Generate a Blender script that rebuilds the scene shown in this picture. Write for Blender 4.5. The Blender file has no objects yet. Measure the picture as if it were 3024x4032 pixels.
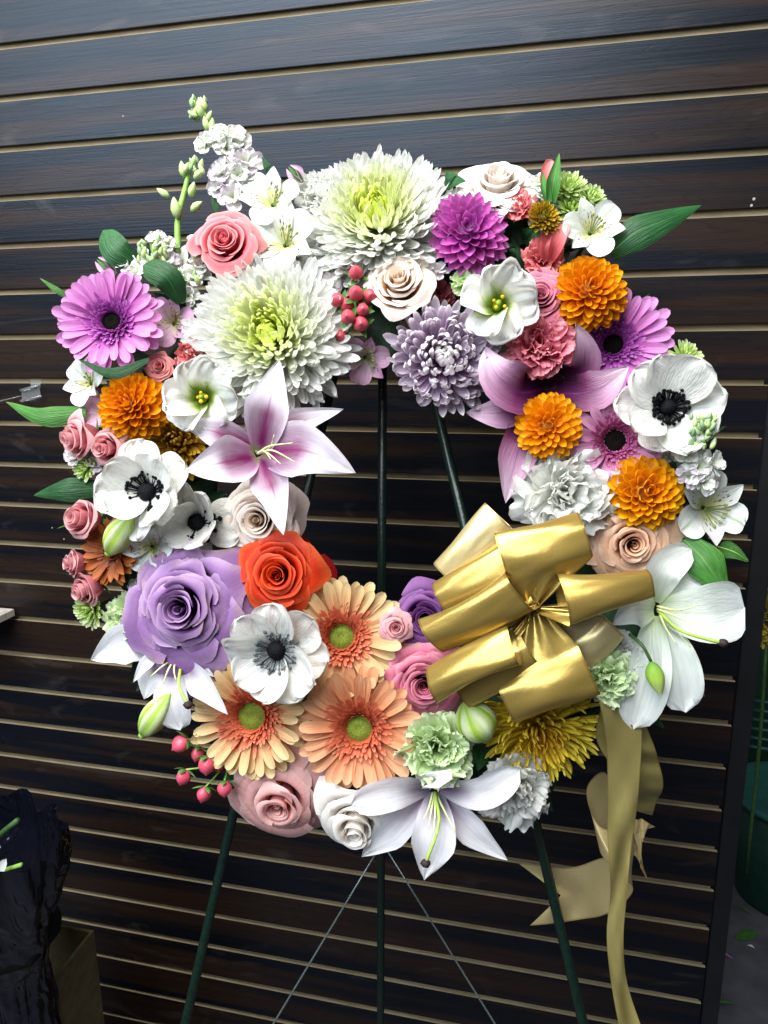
import bpy, math, random
import numpy as np
from mathutils import Vector, Matrix, Quaternion

SC = bpy.context.scene
COL = SC.collection
PI = math.pi

# ------------------------------------------------------------------ camera
ZO = 2.2                       # height of the reference slat edge above the floor
PITCH = 0.0762                 # slat spacing
F_SRC, SRC = 2851.27, 1.82278  # focal length in photo pixels, photo px per layout px
CAM = np.array([-0.29891, -1.13962, -0.55382 + ZO])
YAW, TILT, ROLL = 0.227204, -0.222058, 0.0080537

def rotm(a, b, c):
    Rz = np.array([[math.cos(a), -math.sin(a), 0], [math.sin(a), math.cos(a), 0], [0, 0, 1]])
    Rx = np.array([[1, 0, 0], [0, math.cos(b), -math.sin(b)], [0, math.sin(b), math.cos(b)]])
    Ry = np.array([[math.cos(c), 0, math.sin(c)], [0, 1, 0], [-math.sin(c), 0, math.cos(c)]])
    return Rz @ Rx @ Ry
RC = rotm(YAW, TILT, ROLL)
cam_d = bpy.data.cameras.new('camera'); cam = bpy.data.objects.new('camera', cam_d); COL.objects.link(cam)
cam_d.sensor_fit = 'VERTICAL'; cam_d.sensor_height = 36.0; cam_d.lens = F_SRC / 4032 * 36.0
cam_d.clip_start = 0.02; cam_d.clip_end = 100
M = np.eye(4); M[:3, 0] = RC[:, 0]; M[:3, 1] = RC[:, 2]; M[:3, 2] = -RC[:, 1]; M[:3, 3] = CAM
cam.matrix_world = Matrix(M.tolist())
SC.camera = cam

# ------------------------------------------------------------------ world, lamps, exposure
w = bpy.data.worlds.new('World'); SC.world = w; w.use_nodes = True
bg = w.node_tree.nodes['Background']; bg.inputs[0].default_value = (0.80, 0.90, 1.0, 1); bg.inputs[1].default_value = 0.11

def area(name, loc, target, sx, sy, power, color):
    l = bpy.data.lights.new(name, 'AREA'); l.shape = 'RECTANGLE'; l.size = sx; l.size_y = sy
    l.energy = power; l.color = color
    o = bpy.data.objects.new(name, l); COL.objects.link(o); o.location = loc
    o.rotation_euler = (Vector(target) - Vector(loc)).to_track_quat('-Z', 'Y').to_euler()
    return o
area('daylight_opening', (-1.7, -2.6, ZO + 0.95), (-0.6, -0.3, ZO - 0.2), 3.0, 1.6, 128, (0.80, 0.90, 1.0))
area('overhead_daylight', (-0.80, -1.15, ZO + 0.95), (-0.52, -0.45, ZO - 0.8), 1.7, 0.7, 82, (1.0, 0.98, 0.94))
SC.view_settings.view_transform = 'Standard'; SC.view_settings.look = 'None'
SC.view_settings.exposure = 0.20; SC.view_settings.gamma = 1.0
SC.cycles.use_denoising = True
SC.cycles.max_bounces = 5; SC.cycles.diffuse_bounces = 3; SC.cycles.glossy_bounces = 3; SC.cycles.transmission_bounces = 4; SC.cycles.transparent_max_bounces = 8

# ------------------------------------------------------------------ layout helpers
FD = F_SRC / SRC
def ray(x, y):
    s = SRC
    return RC @ np.array([(x * s - 1512) / F_SRC, 1.0, -(y * s - 2016) / F_SRC])
W0 = CAM + ray(850, 1100) * 0.80
_p, _y = math.radians(14), math.radians(8)
N = np.array([math.sin(_y) * math.cos(_p), -math.cos(_y) * math.cos(_p), math.sin(_p)])
U = np.array([math.cos(_y), math.sin(_y), 0.0])
V = np.cross(N, U)
def at(x, y, d=0.0):           # point of the wreath's face (d millimetres in front of it)
    r = ray(x, y); t = np.dot(W0 + N * d * 0.001 - CAM, N) / np.dot(r, N)
    return CAM + r * t
def px(x, y, d=0.0):           # metres per layout pixel there
    r = ray(x, y); return np.dot(W0 + N * d * 0.001 - CAM, N) / np.dot(r, N) / FD
def on_plane(x, y, p0, n):
    r = ray(x, y); return CAM + r * (np.dot(np.array(p0) - CAM, n) / np.dot(r, n))
def unit(a): a = np.asarray(a, float); return a / (np.linalg.norm(a) + 1e-12)

def hexc(h):
    h = h.lstrip('#'); c = [int(h[i:i + 2], 16) / 255 for i in (0, 2, 4)]
    return tuple(x / 12.92 if x <= 0.04045 else ((x + 0.055) / 1.055) ** 2.4 for x in c) + (1,)

# ------------------------------------------------------------------ materials
def newmat(name):
    m = bpy.data.materials.new(name); m.use_nodes = True; nt = m.node_tree; nt.nodes.clear()
    out = nt.nodes.new('ShaderNodeOutputMaterial'); return m, nt, out
def node(nt, t, **k):
    n = nt.nodes.new(t)
    for a, b in k.items():
        if a.startswith('i_'):
            n.inputs[int(a[2:])].default_value = b
        else: setattr(n, a, b)
    return n
def math_n(nt, op, a, b=None, c=None):
    n = node(nt, 'ShaderNodeMath', operation=op)
    for i, q in enumerate((a, b, c)):
        if q is None: continue
        if hasattr(q, 'is_linked'): nt.links.new(q, n.inputs[i])
        else: n.inputs[i].default_value = q
    return n.outputs[0]
def mixc(nt, fac, a, b, mode='MIX'):
    n = node(nt, 'ShaderNodeMix', data_type='RGBA', blend_type=mode)
    for i, q in ((0, fac), (6, a), (7, b)):
        if hasattr(q, 'is_linked'): nt.links.new(q, n.inputs[i])
        else: n.inputs[i].default_value = q
    return n.outputs[2]
def ramp(nt, val, stops, interp='LINEAR'):
    n = node(nt, 'ShaderNodeValToRGB'); cr = n.color_ramp; cr.interpolation = interp
    while len(cr.elements) < len(stops): cr.elements.new(0.5)
    for e, (p, c) in zip(cr.elements, stops):
        e.position = p; e.color = c if len(c) == 4 else (*c, 1)
    nt.links.new(val, n.inputs[0]); return n.outputs[0]
def g(v): return (v, v, v, 1)
def comb(nt, x, y, z=0.0):
    n = node(nt, 'ShaderNodeCombineXYZ')
    for i, q in enumerate((x, y, z)):
        if hasattr(q, 'is_linked'): nt.links.new(q, n.inputs[i])
        else: n.inputs[i].default_value = q
    return n.outputs[0]

def petal_mat(name, stops, mid=None, speck=None, stripe=None, edge=None, vein=0.16, var=0.10, trans=0.28, rough=0.5,
              objcol=False, spec=0.3, bump=0.25, wrinkle=8.0, blotch=0.08, bruise=0.0):
    m, nt, out = newmat(name); lk = nt.links.new
    uv = node(nt, 'ShaderNodeTexCoord').outputs['UV']
    sp = node(nt, 'ShaderNodeSeparateXYZ'); lk(uv, sp.inputs[0]); u, v = sp.outputs[0], sp.outputs[1]
    oi = node(nt, 'ShaderNodeObjectInfo'); rnd = oi.outputs['Random']
    au = math_n(nt, 'ABSOLUTE', math_n(nt, 'MULTIPLY_ADD', u, 2.0, -1.0))
    col = ramp(nt, v, [(p, hexc(c)) for p, c in stops])
    if objcol: col = mixc(nt, 1.0, col, oi.outputs['Color'], 'MULTIPLY')
    if edge:                                   # a paler or darker rim along the petal's margin
        e = ramp(nt, au, [(edge[1], g(0)), (1.0, g(edge[2]))])
        col = mixc(nt, e, col, hexc(edge[0]))
    if mid:                                    # flush of colour along the midrib: hex, v stops, half width
        c, vs, uw = mid
        mv = ramp(nt, v, [(p, g(a)) for p, a in vs], 'EASE')
        nz = node(nt, 'ShaderNodeTexNoise'); nz.inputs['Scale'].default_value = 6
        lk(comb(nt, math_n(nt, 'MULTIPLY', u, 4.0), v, rnd), nz.inputs['Vector'])
        aw = math_n(nt, 'ADD', au, math_n(nt, 'MULTIPLY_ADD', nz.outputs[0], 0.3, -0.15))
        mu = ramp(nt, aw, [(0.0, g(1)), (uw, g(0.55)), (min(1, uw * 2.0), g(0))], 'EASE')
        col = mixc(nt, math_n(nt, 'MULTIPLY', mv, mu), col, hexc(c))
    if stripe:                                 # green or dark streak on the midrib
        mu = ramp(nt, au, [(0.0, g(1)), (stripe[1], g(0))])
        mv = ramp(nt, v, [(p, g(a)) for p, a in stripe[2]])
        col = mixc(nt, math_n(nt, 'MULTIPLY', mv, mu), col, hexc(stripe[0]))
    if vein:
        nz = node(nt, 'ShaderNodeTexNoise'); nz.inputs['Scale'].default_value = 1.0; nz.inputs['Detail'].default_value = 3
        lk(comb(nt, math_n(nt, 'MULTIPLY', u, 26.0), math_n(nt, 'MULTIPLY', v, 2.2), math_n(nt, 'MULTIPLY', rnd, 40.0)), nz.inputs['Vector'])
        f = ramp(nt, nz.outputs[0], [(0.3, g(1 - vein)), (0.65, g(1.0))])
        col = mixc(nt, 1.0, col, f, 'MULTIPLY')
    if blotch:
        nz = node(nt, 'ShaderNodeTexNoise'); nz.inputs['Scale'].default_value = 3.0; nz.inputs['Detail'].default_value = 4
        lk(comb(nt, math_n(nt, 'MULTIPLY', u, 1.6), math_n(nt, 'MULTIPLY', v, 1.6), math_n(nt, 'MULTIPLY', rnd, 31.0)), nz.inputs['Vector'])
        f = ramp(nt, nz.outputs[0], [(0.3, g(1 - blotch * 1.6)), (0.6, g(1.0))])
        col = mixc(nt, 1.0, col, f, 'MULTIPLY')
    if bruise:                                 # dry, browned margins
        nz = node(nt, 'ShaderNodeTexNoise'); nz.inputs['Scale'].default_value = 5.0; nz.inputs['Detail'].default_value = 4
        lk(comb(nt, u, v, math_n(nt, 'MULTIPLY', rnd, 53.0)), nz.inputs['Vector'])
        far = math_n(nt, 'MAXIMUM', ramp(nt, v, [(0.86, g(0)), (1.0, g(1))]), ramp(nt, au, [(0.88, g(0)), (1.0, g(0.8))]))
        col = mixc(nt, math_n(nt, 'MULTIPLY', far, ramp(nt, nz.outputs[0], [(0.48, g(0)), (0.66, g(bruise))])), col, hexc('96763f'))
    if speck:                                  # short dark dashes: hex, u scale, v scale, v window, size
        c, su, sv, v0, v1, sz = speck
        vo = node(nt, 'ShaderNodeTexVoronoi'); vo.inputs['Scale'].default_value = 1.0
        lk(comb(nt, math_n(nt, 'MULTIPLY', u, su), math_n(nt, 'MULTIPLY', v, sv), math_n(nt, 'MULTIPLY', rnd, 17.0)), vo.inputs['Vector'])
        d = ramp(nt, vo.outputs[0], [(sz * 0.7, g(1)), (sz, g(0))])
        wv = ramp(nt, v, [(v0 - 0.04, g(0)), (v0, g(1)), (v1, g(1)), (v1 + 0.06, g(0))])
        wu = ramp(nt, au, [(0.6, g(1)), (0.78, g(0))])
        col = mixc(nt, math_n(nt, 'MULTIPLY', d, math_n(nt, 'MULTIPLY', wv, wu)), col, hexc(c))
    hs = node(nt, 'ShaderNodeHueSaturation'); lk(col, hs.inputs['Color'])
    mr = node(nt, 'ShaderNodeMapRange'); lk(rnd, mr.inputs[0]); mr.inputs[3].default_value = 1 - var; mr.inputs[4].default_value = 1 + var * 0.6
    lk(mr.outputs[0], hs.inputs['Value']); col = hs.outputs[0]
    b = node(nt, 'ShaderNodeBsdfPrincipled'); lk(col, b.inputs['Base Color'])
    b.inputs['Roughness'].default_value = rough; b.inputs['Specular IOR Level'].default_value = spec
    if bump:
        nz = node(nt, 'ShaderNodeTexNoise'); nz.inputs['Scale'].default_value = 1.0; nz.inputs['Detail'].default_value = 3
        lk(comb(nt, math_n(nt, 'MULTIPLY', u, wrinkle * 3), math_n(nt, 'MULTIPLY', v, wrinkle * 0.7), rnd), nz.inputs['Vector'])
        bp = node(nt, 'ShaderNodeBump'); bp.inputs['Strength'].default_value = bump; bp.inputs['Distance'].default_value = 0.003
        lk(nz.outputs[0], bp.inputs['Height']); lk(bp.outputs[0], b.inputs['Normal'])
    tr = node(nt, 'ShaderNodeBsdfTranslucent'); lk(col, tr.inputs[0])
    mx = node(nt, 'ShaderNodeMixShader'); mx.inputs[0].default_value = trans
    lk(b.outputs[0], mx.inputs[1]); lk(tr.outputs[0], mx.inputs[2]); lk(mx.outputs[0], out.inputs[0])
    return m

def plain_mat(name, c1, c2=None, scale=30.0, rough=0.5, metal=0.0, spec=0.4, bump=0.2, detail=4.0, stretch=(1, 1, 1), coat=0.0, trans=0.0, alpha=1.0):
    m, nt, out = newmat(name); lk = nt.links.new
    tc = node(nt, 'ShaderNodeTexCoord'); mp = node(nt, 'ShaderNodeMapping'); mp.inputs['Scale'].default_value = stretch
    lk(tc.outputs['Object'], mp.inputs[0])
    nz = node(nt, 'ShaderNodeTexNoise'); nz.inputs['Scale'].default_value = scale; nz.inputs['Detail'].default_value = detail
    lk(mp.outputs[0], nz.inputs['Vector'])
    col = ramp(nt, nz.outputs[0], [(0.32, hexc(c1)), (0.68, hexc(c2 or c1))])
    b = node(nt, 'ShaderNodeBsdfPrincipled'); lk(col, b.inputs['Base Color'])
    b.inputs['Roughness'].default_value = rough; b.inputs['Metallic'].default_value = metal
    b.inputs['Specular IOR Level'].default_value = spec; b.inputs['Coat Weight'].default_value = coat
    b.inputs['Transmission Weight'].default_value = trans; b.inputs['Alpha'].default_value = alpha
    if bump:
        bp = node(nt, 'ShaderNodeBump'); bp.inputs['Strength'].default_value = bump; bp.inputs['Distance'].default_value = 0.002
        lk(nz.outputs[0], bp.inputs['Height']); lk(bp.outputs[0], b.inputs['Normal'])
    lk(b.outputs[0], out.inputs[0]); return m

# ------------------------------------------------------------------ meshes
def mesh_from(name, verts, faces, mat, uvs=None, smooth=True):
    me = bpy.data.meshes.new(name)
    me.from_pydata([tuple(map(float, v)) for v in verts], [], faces)
    if uvs is not None:
        uvl = me.uv_layers.new(name='UVMap')
        li = np.zeros(len(me.loops), np.int32); me.loops.foreach_get('vertex_index', li)
        uvl.data.foreach_set('uv', np.asarray(uvs, np.float32)[li].ravel())
    if mat: me.materials.append(mat)
    if smooth: me.polygons.foreach_set('use_smooth', [True] * len(me.polygons))
    me.update(); return me

def grid_faces(nv, nu, off=0, wrap=False):
    f = []; n1 = nu if wrap else nu + 1
    for j in range(nv):
        for i in range(nu):
            a = off + j * n1 + i; b = off + j * n1 + (i + 1) % n1
            f.append((a, b, b + n1, a + n1))
    return f
def grid_mesh(name, P, mat, tipped=False):
    nv, nu = P.shape[0] - 1, P.shape[1] - 1
    s_ = np.linspace(0, 1, nv + 1)
    uu, vv = np.meshgrid(np.linspace(0, 1, nu + 1), 1 - (1 - s_) ** 1.6 if tipped else s_)
    return mesh_from(name, P.reshape(-1, 3), grid_faces(nv, nu), mat, np.stack([uu.ravel(), vv.ravel()], 1))

def prof(v, base, p, tip, power=2.0):
    a = base + (1 - base) * np.sin(np.clip(v / p, 0, 1) * PI / 2)
    q = np.clip((v - p) / (1 - p), 0, 1)
    if tip == 'round': t = np.sqrt(np.clip(1 - q ** (power + .5), 0, 1))
    elif tip == 'blunt': t = np.sqrt(np.clip(1 - q ** 5, 0, 1)) * 0.9 + 0.1 * (1 - q)
    elif tip == 'fan': t = 1 - 0.12 * q ** 3
    else: t = (1 - q ** 1.5) * (1 - 0.15 * np.sin(q * PI))
    return np.where(v < p, a, t)

def petal_pts(L, W, base=.3, p=.6, tip='round', cup=.5, bend=0., curl=0., ruf=0., rn=3., serr=0., twist=0., seed=0, nu=6, nv=8, dent=0.):
    rg = np.random.RandomState(seed)
    v = 1 - (1 - np.linspace(0, 1, nv + 1)) ** 1.6; u = np.linspace(-1, 1, nu + 1)
    ang = bend * v + curl * np.clip((v - .5) / .5, 0, 1) ** 2
    am = (ang[1:] + ang[:-1]) / 2; ds = L * np.diff(v)
    x = np.concatenate([[0], np.cumsum(np.cos(am) * ds)]); z = np.concatenate([[0], np.cumsum(np.sin(am) * ds)])
    w = W / 2 * prof(v, base, p, tip)
    ph = rg.rand() * 6.28; jag = (rg.rand(nu + 1) - .5) * serr * L
    P = np.zeros((nv + 1, nu + 1, 3))
    for j in range(nv + 1):
        c = max(abs(cup), 1e-3) * (1 if cup >= 0 else -1)
        y = w[j] * np.sin(c * u) / c
        h = w[j] * (1 - np.cos(c * u)) / c + ruf * W * np.sin(rn * PI * u + ph) * v[j] ** 2
        h = h + dent * W * np.exp(-(u / .16) ** 2) * -1 * np.sin(v[j] * PI)
        tw = twist * v[j]; y2 = y * math.cos(tw) - h * math.sin(tw); h2 = y * math.sin(tw) + h * math.cos(tw)
        ext = jag * v[j] ** 5
        P[j, :, 0] = x[j] - np.sin(ang[j]) * h2 + np.cos(ang[j]) * ext
        P[j, :, 1] = y2
        P[j, :, 2] = z[j] + np.cos(ang[j]) * h2 + np.sin(ang[j]) * ext
    return P
def petal(mat, **k): return grid_mesh('petal', petal_pts(**k), mat, True)

def spline(pts, n):
    pts = np.asarray(pts, float); k = len(pts)
    if k == 2: return pts[0] + np.linspace(0, 1, n + 1)[:, None] * (pts[1] - pts[0])
    d = np.concatenate([[0], np.cumsum(np.linalg.norm(np.diff(pts[:, :3], axis=0), axis=1))]); d /= d[-1]
    tan = np.gradient(pts, d, axis=0)
    out = []
    for s in np.linspace(0, 1, n + 1):
        i = min(max(np.searchsorted(d, s) - 1, 0), k - 2); h = d[i + 1] - d[i]; t = (s - d[i]) / h
        h00 = 2 * t ** 3 - 3 * t ** 2 + 1; h10 = t ** 3 - 2 * t ** 2 + t; h01 = -2 * t ** 3 + 3 * t ** 2; h11 = t ** 3 - t ** 2
        out.append(h00 * pts[i] + h10 * h * tan[i] + h01 * pts[i + 1] + h11 * h * tan[i + 1])
    return np.array(out)

def path_petal_pts(pts, W, base=.35, p=.5, tip='point', cup=.5, nref=None, ruf=0., rn=2., seed=0, nu=8, nv=14, roll=0.):
    nref = N if nref is None else unit(nref)
    C = spline(pts, nv); T = np.gradient(C, axis=0); v = np.linspace(0, 1, nv + 1); u = np.linspace(-1, 1, nu + 1)
    w = W / 2 * prof(v, base, p, tip); ph = np.random.RandomState(seed).rand() * 6.28
    P = np.zeros((nv + 1, nu + 1, 3))
    for j in range(nv + 1):
        t = unit(T[j]); s = unit(np.cross(nref, t)); m = np.cross(t, s)
        r = roll * v[j] if not hasattr(roll, '__len__') else np.interp(v[j], np.linspace(0, 1, len(roll)), roll)
        s, m = s * math.cos(r) + m * math.sin(r), m * math.cos(r) - s * math.sin(r)
        c = cup if not hasattr(cup, '__len__') else np.interp(v[j], np.linspace(0, 1, len(cup)), cup)
        c = c if abs(c) > 1e-3 else 1e-3
        y = w[j] * np.sin(c * u) / c; h = w[j] * (1 - np.cos(c * u)) / c + ruf * W * np.sin(rn * PI * u + ph + 4 * v[j]) * v[j] * np.abs(u)
        P[j] = C[j] + np.outer(y, s) + np.outer(h, m)
    return P

def tube_mesh(name, pts, rad, mat, n=8, steps=12, caps=True):
    C = spline(pts, steps); T = np.gradient(C, axis=0); r = np.interp(np.linspace(0, 1, steps + 1), np.linspace(0, 1, len(rad)), rad) if hasattr(rad, '__len__') else np.full(steps + 1, rad)
    ref = np.array([0.31, 0.22, 0.92]); vs = []; uvs = []
    for j in range(steps + 1):
        t = unit(T[j]); s = unit(np.cross(t, ref) if abs(np.dot(t, ref)) < .95 else np.cross(t, [1, 0, 0])); m = np.cross(t, s)
        for i in range(n):
            a = 2 * PI * i / n; vs.append(C[j] + r[j] * (math.cos(a) * s + math.sin(a) * m)); uvs.append((i / n, j / steps))
    f = grid_faces(steps, n, wrap=True)
    if caps: f += [tuple(range(n - 1, -1, -1)), tuple(range(steps * n, steps * n + n))]
    return mesh_from(name, vs, f, mat, uvs)

def lathe_mesh(name, prof_rz, mat, n=16, lump=0., ridges=0, seed=0):
    rg = np.random.RandomState(seed); k = len(prof_rz); vs = []; uvs = []
    for j, (r, z) in enumerate(prof_rz):
        for i in range(n):
            a = 2 * PI * i / n; rr = r * (1 + lump * (rg.rand() - .5)) * (1 + (0.07 * math.cos(ridges * a) if ridges else 0))
            vs.append((rr * math.cos(a), rr * math.sin(a), z)); uvs.append((i / n, j / (k - 1)))
    f = grid_faces(k - 1, n, wrap=True) + [tuple(range(n - 1, -1, -1)), tuple(range((k - 1) * n, k * n))]
    return mesh_from(name, vs, f, mat, uvs)

def box_mesh(name, a, b, mat, bevel=0.0):
    import bmesh
    bm = bmesh.new(); bmesh.ops.create_cube(bm, size=1.0)
    for v in bm.verts: v.co = Vector([(a[i] + b[i]) / 2 + v.co[i] * (b[i] - a[i]) for i in range(3)])
    if bevel: bmesh.ops.bevel(bm, geom=bm.edges[:], offset=bevel, segments=2, affect='EDGES')
    me = bpy.data.meshes.new(name); bm.to_mesh(me); bm.free(); me.materials.append(mat); return me

def join_pts(parts):            # several grids into one vertex / face / uv list
    V_, F_, UV_ = [], [], []; off = 0
    for P in parts:
        nv, nu = P.shape[0] - 1, P.shape[1] - 1
        uu, vv = np.meshgrid(np.linspace(0, 1, nu + 1), np.linspace(0, 1, nv + 1))
        V_.append(P.reshape(-1, 3)); UV_.append(np.stack([uu.ravel(), vv.ravel()], 1)); F_ += grid_faces(nv, nu, off); off += (nv + 1) * (nu + 1)
    return np.concatenate(V_), F_, np.concatenate(UV_)

# ------------------------------------------------------------------ objects
def tag(o, label=None, cat=None, group=None, kind=None):
    for k, v in (('label', label), ('category', cat), ('group', group), ('kind', kind)):
        if v: o[k] = v
    return o
def obj(name, me, parent=None, mat4=None, color=None):
    o = bpy.data.objects.new(name, me); COL.objects.link(o)
    if parent: o.parent = parent
    if mat4 is not None: o.matrix_local = mat4
    if color is not None: o.color = color
    return o
def root_at(name, label, cat, loc, zaxis=None, spin=0.0, group=None):
    o = bpy.data.objects.new(name, None); COL.objects.link(o); o.empty_display_size = 0.01
    R = Matrix.Identity(4)
    if zaxis is not None:
        z = unit(zaxis); x = unit(U - np.dot(U, z) * z); y = np.cross(z, x)
        R = Matrix([[x[i], y[i], z[i], 0] for i in range(3)] + [[0, 0, 0, 1]]) @ Matrix.Rotation(spin, 4, 'Z')
    o.matrix_world = Matrix.Translation(Vector(loc)) @ R
    return tag(o, label, cat, group)
def bloom(name, label, cat, x, y, d=0, tx=0., ty=0., spin=0., group=None):
    return root_at(name, label, cat, at(x, y, d), N + tx * U + ty * V, spin, group)
def radial(phi, elev, r0=0., z0=0., twist=0., s=1., sy=None, sz=None):
    return (Matrix.Translation((r0 * math.cos(phi), r0 * math.sin(phi), z0)) @ Matrix.Rotation(phi, 4, 'Z') @ Matrix.Rotation(-elev, 4, 'Y')
            @ Matrix.Rotation(twist, 4, 'X') @ Matrix.Diagonal((s, s if sy is None else sy, s if sz is None else sz, 1)))
GOLD = 2.399963
def lerp(a, b, t): return a + (b - a) * t
def lerpc(a, b, t): return tuple(lerp(a[i], b[i], t) for i in range(3)) + (1,)

# ================================================================== MATERIALS
def wood_mat():
    m, nt, out = newmat('dark_wood_laminate'); lk = nt.links.new
    tc = node(nt, 'ShaderNodeTexCoord'); oi = node(nt, 'ShaderNodeObjectInfo')
    sp = node(nt, 'ShaderNodeSeparateXYZ'); lk(tc.outputs['Object'], sp.inputs[0])
    off = math_n(nt, 'MULTIPLY', oi.outputs['Random'], 37.0)
    vec = comb(nt, math_n(nt, 'ADD', sp.outputs[0], off), off, sp.outputs[2])
    def noise(sx, sz, scale, det=4, dist=0.0):
        mp = node(nt, 'ShaderNodeMapping'); mp.inputs['Scale'].default_value = (sx, 1, sz); lk(vec, mp.inputs[0])
        n = node(nt, 'ShaderNodeTexNoise'); n.inputs['Scale'].default_value = scale; n.inputs['Detail'].default_value = det; n.inputs['Distortion'].default_value = dist
        lk(mp.outputs[0], n.inputs['Vector']); return n.outputs[0]
    band = noise(0.7, 14, 2.0, 2, 0.3); fine = noise(3, 160, 2.2, 5); mid = noise(1.6, 40, 2.0, 4, 0.8)
    c = mixc(nt, ramp(nt, band, [(0.42, g(0)), (0.58, g(1))]), hexc('0c0e13'), hexc('241912'))
    # cathedral grain: contour lines of a stretched noise field
    fld = noise(1.1, 9, 2.4, 2, 0.6)
    ln = math_n(nt, 'FRACT', math_n(nt, 'MULTIPLY', fld, 16.0))
    line = ramp(nt, ln, [(0.0, g(0.5)), (0.09, g(1)), (0.8, g(1)), (1.0, g(0.72))])
    c = mixc(nt, 0.8, c, line, 'MULTIPLY')
    c = mixc(nt, 0.45, c, ramp(nt, mid, [(0.3, g(0.62)), (0.6, g(1.05))]), 'MULTIPLY')
    c = mixc(nt, 0.3, c, ramp(nt, fine, [(0.35, g(0.55)), (0.6, g(1.1))]), 'MULTIPLY')
    vo = node(nt, 'ShaderNodeTexVoronoi'); vo.inputs['Scale'].default_value = 26; lk(vec, vo.inputs['Vector'])
    spk = math_n(nt, 'LESS_THAN', vo.outputs['Distance'], math_n(nt, 'MULTIPLY', ramp(nt, noise(3, 3, 3.0, 2), [(0.55, g(0)), (0.75, g(1))]), 0.055))
    c = mixc(nt, spk, c, hexc('8f8c88'))
    scf = ramp(nt, noise(1.5, 5, 3.0, 5, 1.5), [(0.60, g(0)), (0.78, g(0.16))])
    c = mixc(nt, scf, c, hexc('6a625c'))
    b = node(nt, 'ShaderNodeBsdfPrincipled'); lk(c, b.inputs['Base Color'])
    lk(ramp(nt, fine, [(0.3, g(0.37)), (0.7, g(0.29))]), b.inputs['Roughness']); b.inputs['Specular IOR Level'].default_value = 0.26; b.inputs['Specular Tint'].default_value = (0.72, 0.84, 1.0, 1)
    bp = node(nt, 'ShaderNodeBump'); bp.inputs['Strength'].default_value = 0.35; bp.inputs['Distance'].default_value = 0.0006
    lk(math_n(nt, 'ADD', fine, math_n(nt, 'MULTIPLY', line, 0.4)), bp.inputs['Height']); lk(bp.outputs[0], b.inputs['Normal'])
    lk(b.outputs[0], out.inputs[0]); return m
WOOD = wood_mat()
MDF = plain_mat('raw_fibreboard', '74684f', '8c7e66', scale=60, rough=0.85, spec=0.1, stretch=(0.3, 1, 1))
BLACK = plain_mat('black_metal', '0b0b0d', '121215', scale=20, rough=0.5)
GREENSTEEL = plain_mat('green_painted_wire', '06150f', '0b2219', scale=200, rough=0.32, spec=0.5, stretch=(1, 1, 1))
LEAFD = petal_mat('dark_leaf', [(0, '1c4a22'), (0.6, '24582c'), (1, '2f6a35')], vein=0.42, var=0.2, trans=0.15, rough=0.5, bump=.5, wrinkle=7, blotch=.2, stripe=('4d8a4a', 0.05, [(0, .7), (1, .3)]))
LEAFM = petal_mat('mid_green_leaf', [(0, '3f7a2e'), (0.7, '4d8a3a'), (1, '5f9a48')], vein=0.36, var=0.15, trans=0.22, rough=0.48, bump=.5, wrinkle=7, blotch=.18, bruise=.5, stripe=('83b06a', 0.05, [(0, .7), (1, .3)]))
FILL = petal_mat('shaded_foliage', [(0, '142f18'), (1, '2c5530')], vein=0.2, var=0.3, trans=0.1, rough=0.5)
STEM = plain_mat('green_stem', '6f9a3c', '8db355', scale=80, rough=0.45)
STEMD = plain_mat('dark_green_stem', '2c4a24', '3d5f2e', scale=80, rough=0.5)
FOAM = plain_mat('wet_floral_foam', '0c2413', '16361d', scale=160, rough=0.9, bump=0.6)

# ================================================================== SETTING
# floor
m_floor = plain_mat('stained_concrete', '36363c', '56565e', scale=9, rough=0.8, bump=0.3, detail=8)
tag(obj('floor', mesh_from('floor', [(-6, -4, 0), (6, -4, 0), (6, 6, 0), (-6, 6, 0)], [(0, 1, 2, 3)], m_floor, smooth=False)), kind='structure')

# slatted wall panel: back board plus one board per slat
wall = root_at('slat_wall', 'dark wood grain slat wall panel with pale grooves behind the wreath', 'wall panel', (-1.0, 0.0, 0.0))
XL, GAP, DEP = -2.4, 0.0102, 0.0082
def lbox(a, b, o, mat, bev=0.0):
    return box_mesh('board', [a[i] - o[i] for i in range(3)], [b[i] - o[i] for i in range(3)], mat, bev)
WO = (-1.0, 0, 0)
obj('backing_board', lbox((XL, DEP, 0.03), (-0.004, DEP + 0.012, ZO + 0.6), WO, MDF), wall)
slat_me = box_mesh('slat', (XL + 1.0, 0.0, -PITCH + GAP), (1.0, DEP - 0.0008, 0.0), WOOD, 0.0005)
# raw top edge of the slats shows as a pale fibreboard lip
lip_me = box_mesh('lip', (XL + 1.0, 0.0009, 0.0), (0.9995, DEP - 0.001, 0.0007), MDF)
rs = random.Random(4)
for k in range(-8, 28):
    s = obj('slat', slat_me, wall, Matrix.Translation((rs.uniform(-.0012, .0008), rs.uniform(0, .0005), ZO - k * PITCH)))
    obj('raw_edge', lip_me, s, Matrix.Identity(4))
obj('end_post', lbox((0.003, 0.004, 0.0), (0.030, 0.05, ZO + 0.6), WO, BLACK, 0.001), wall)

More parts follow.
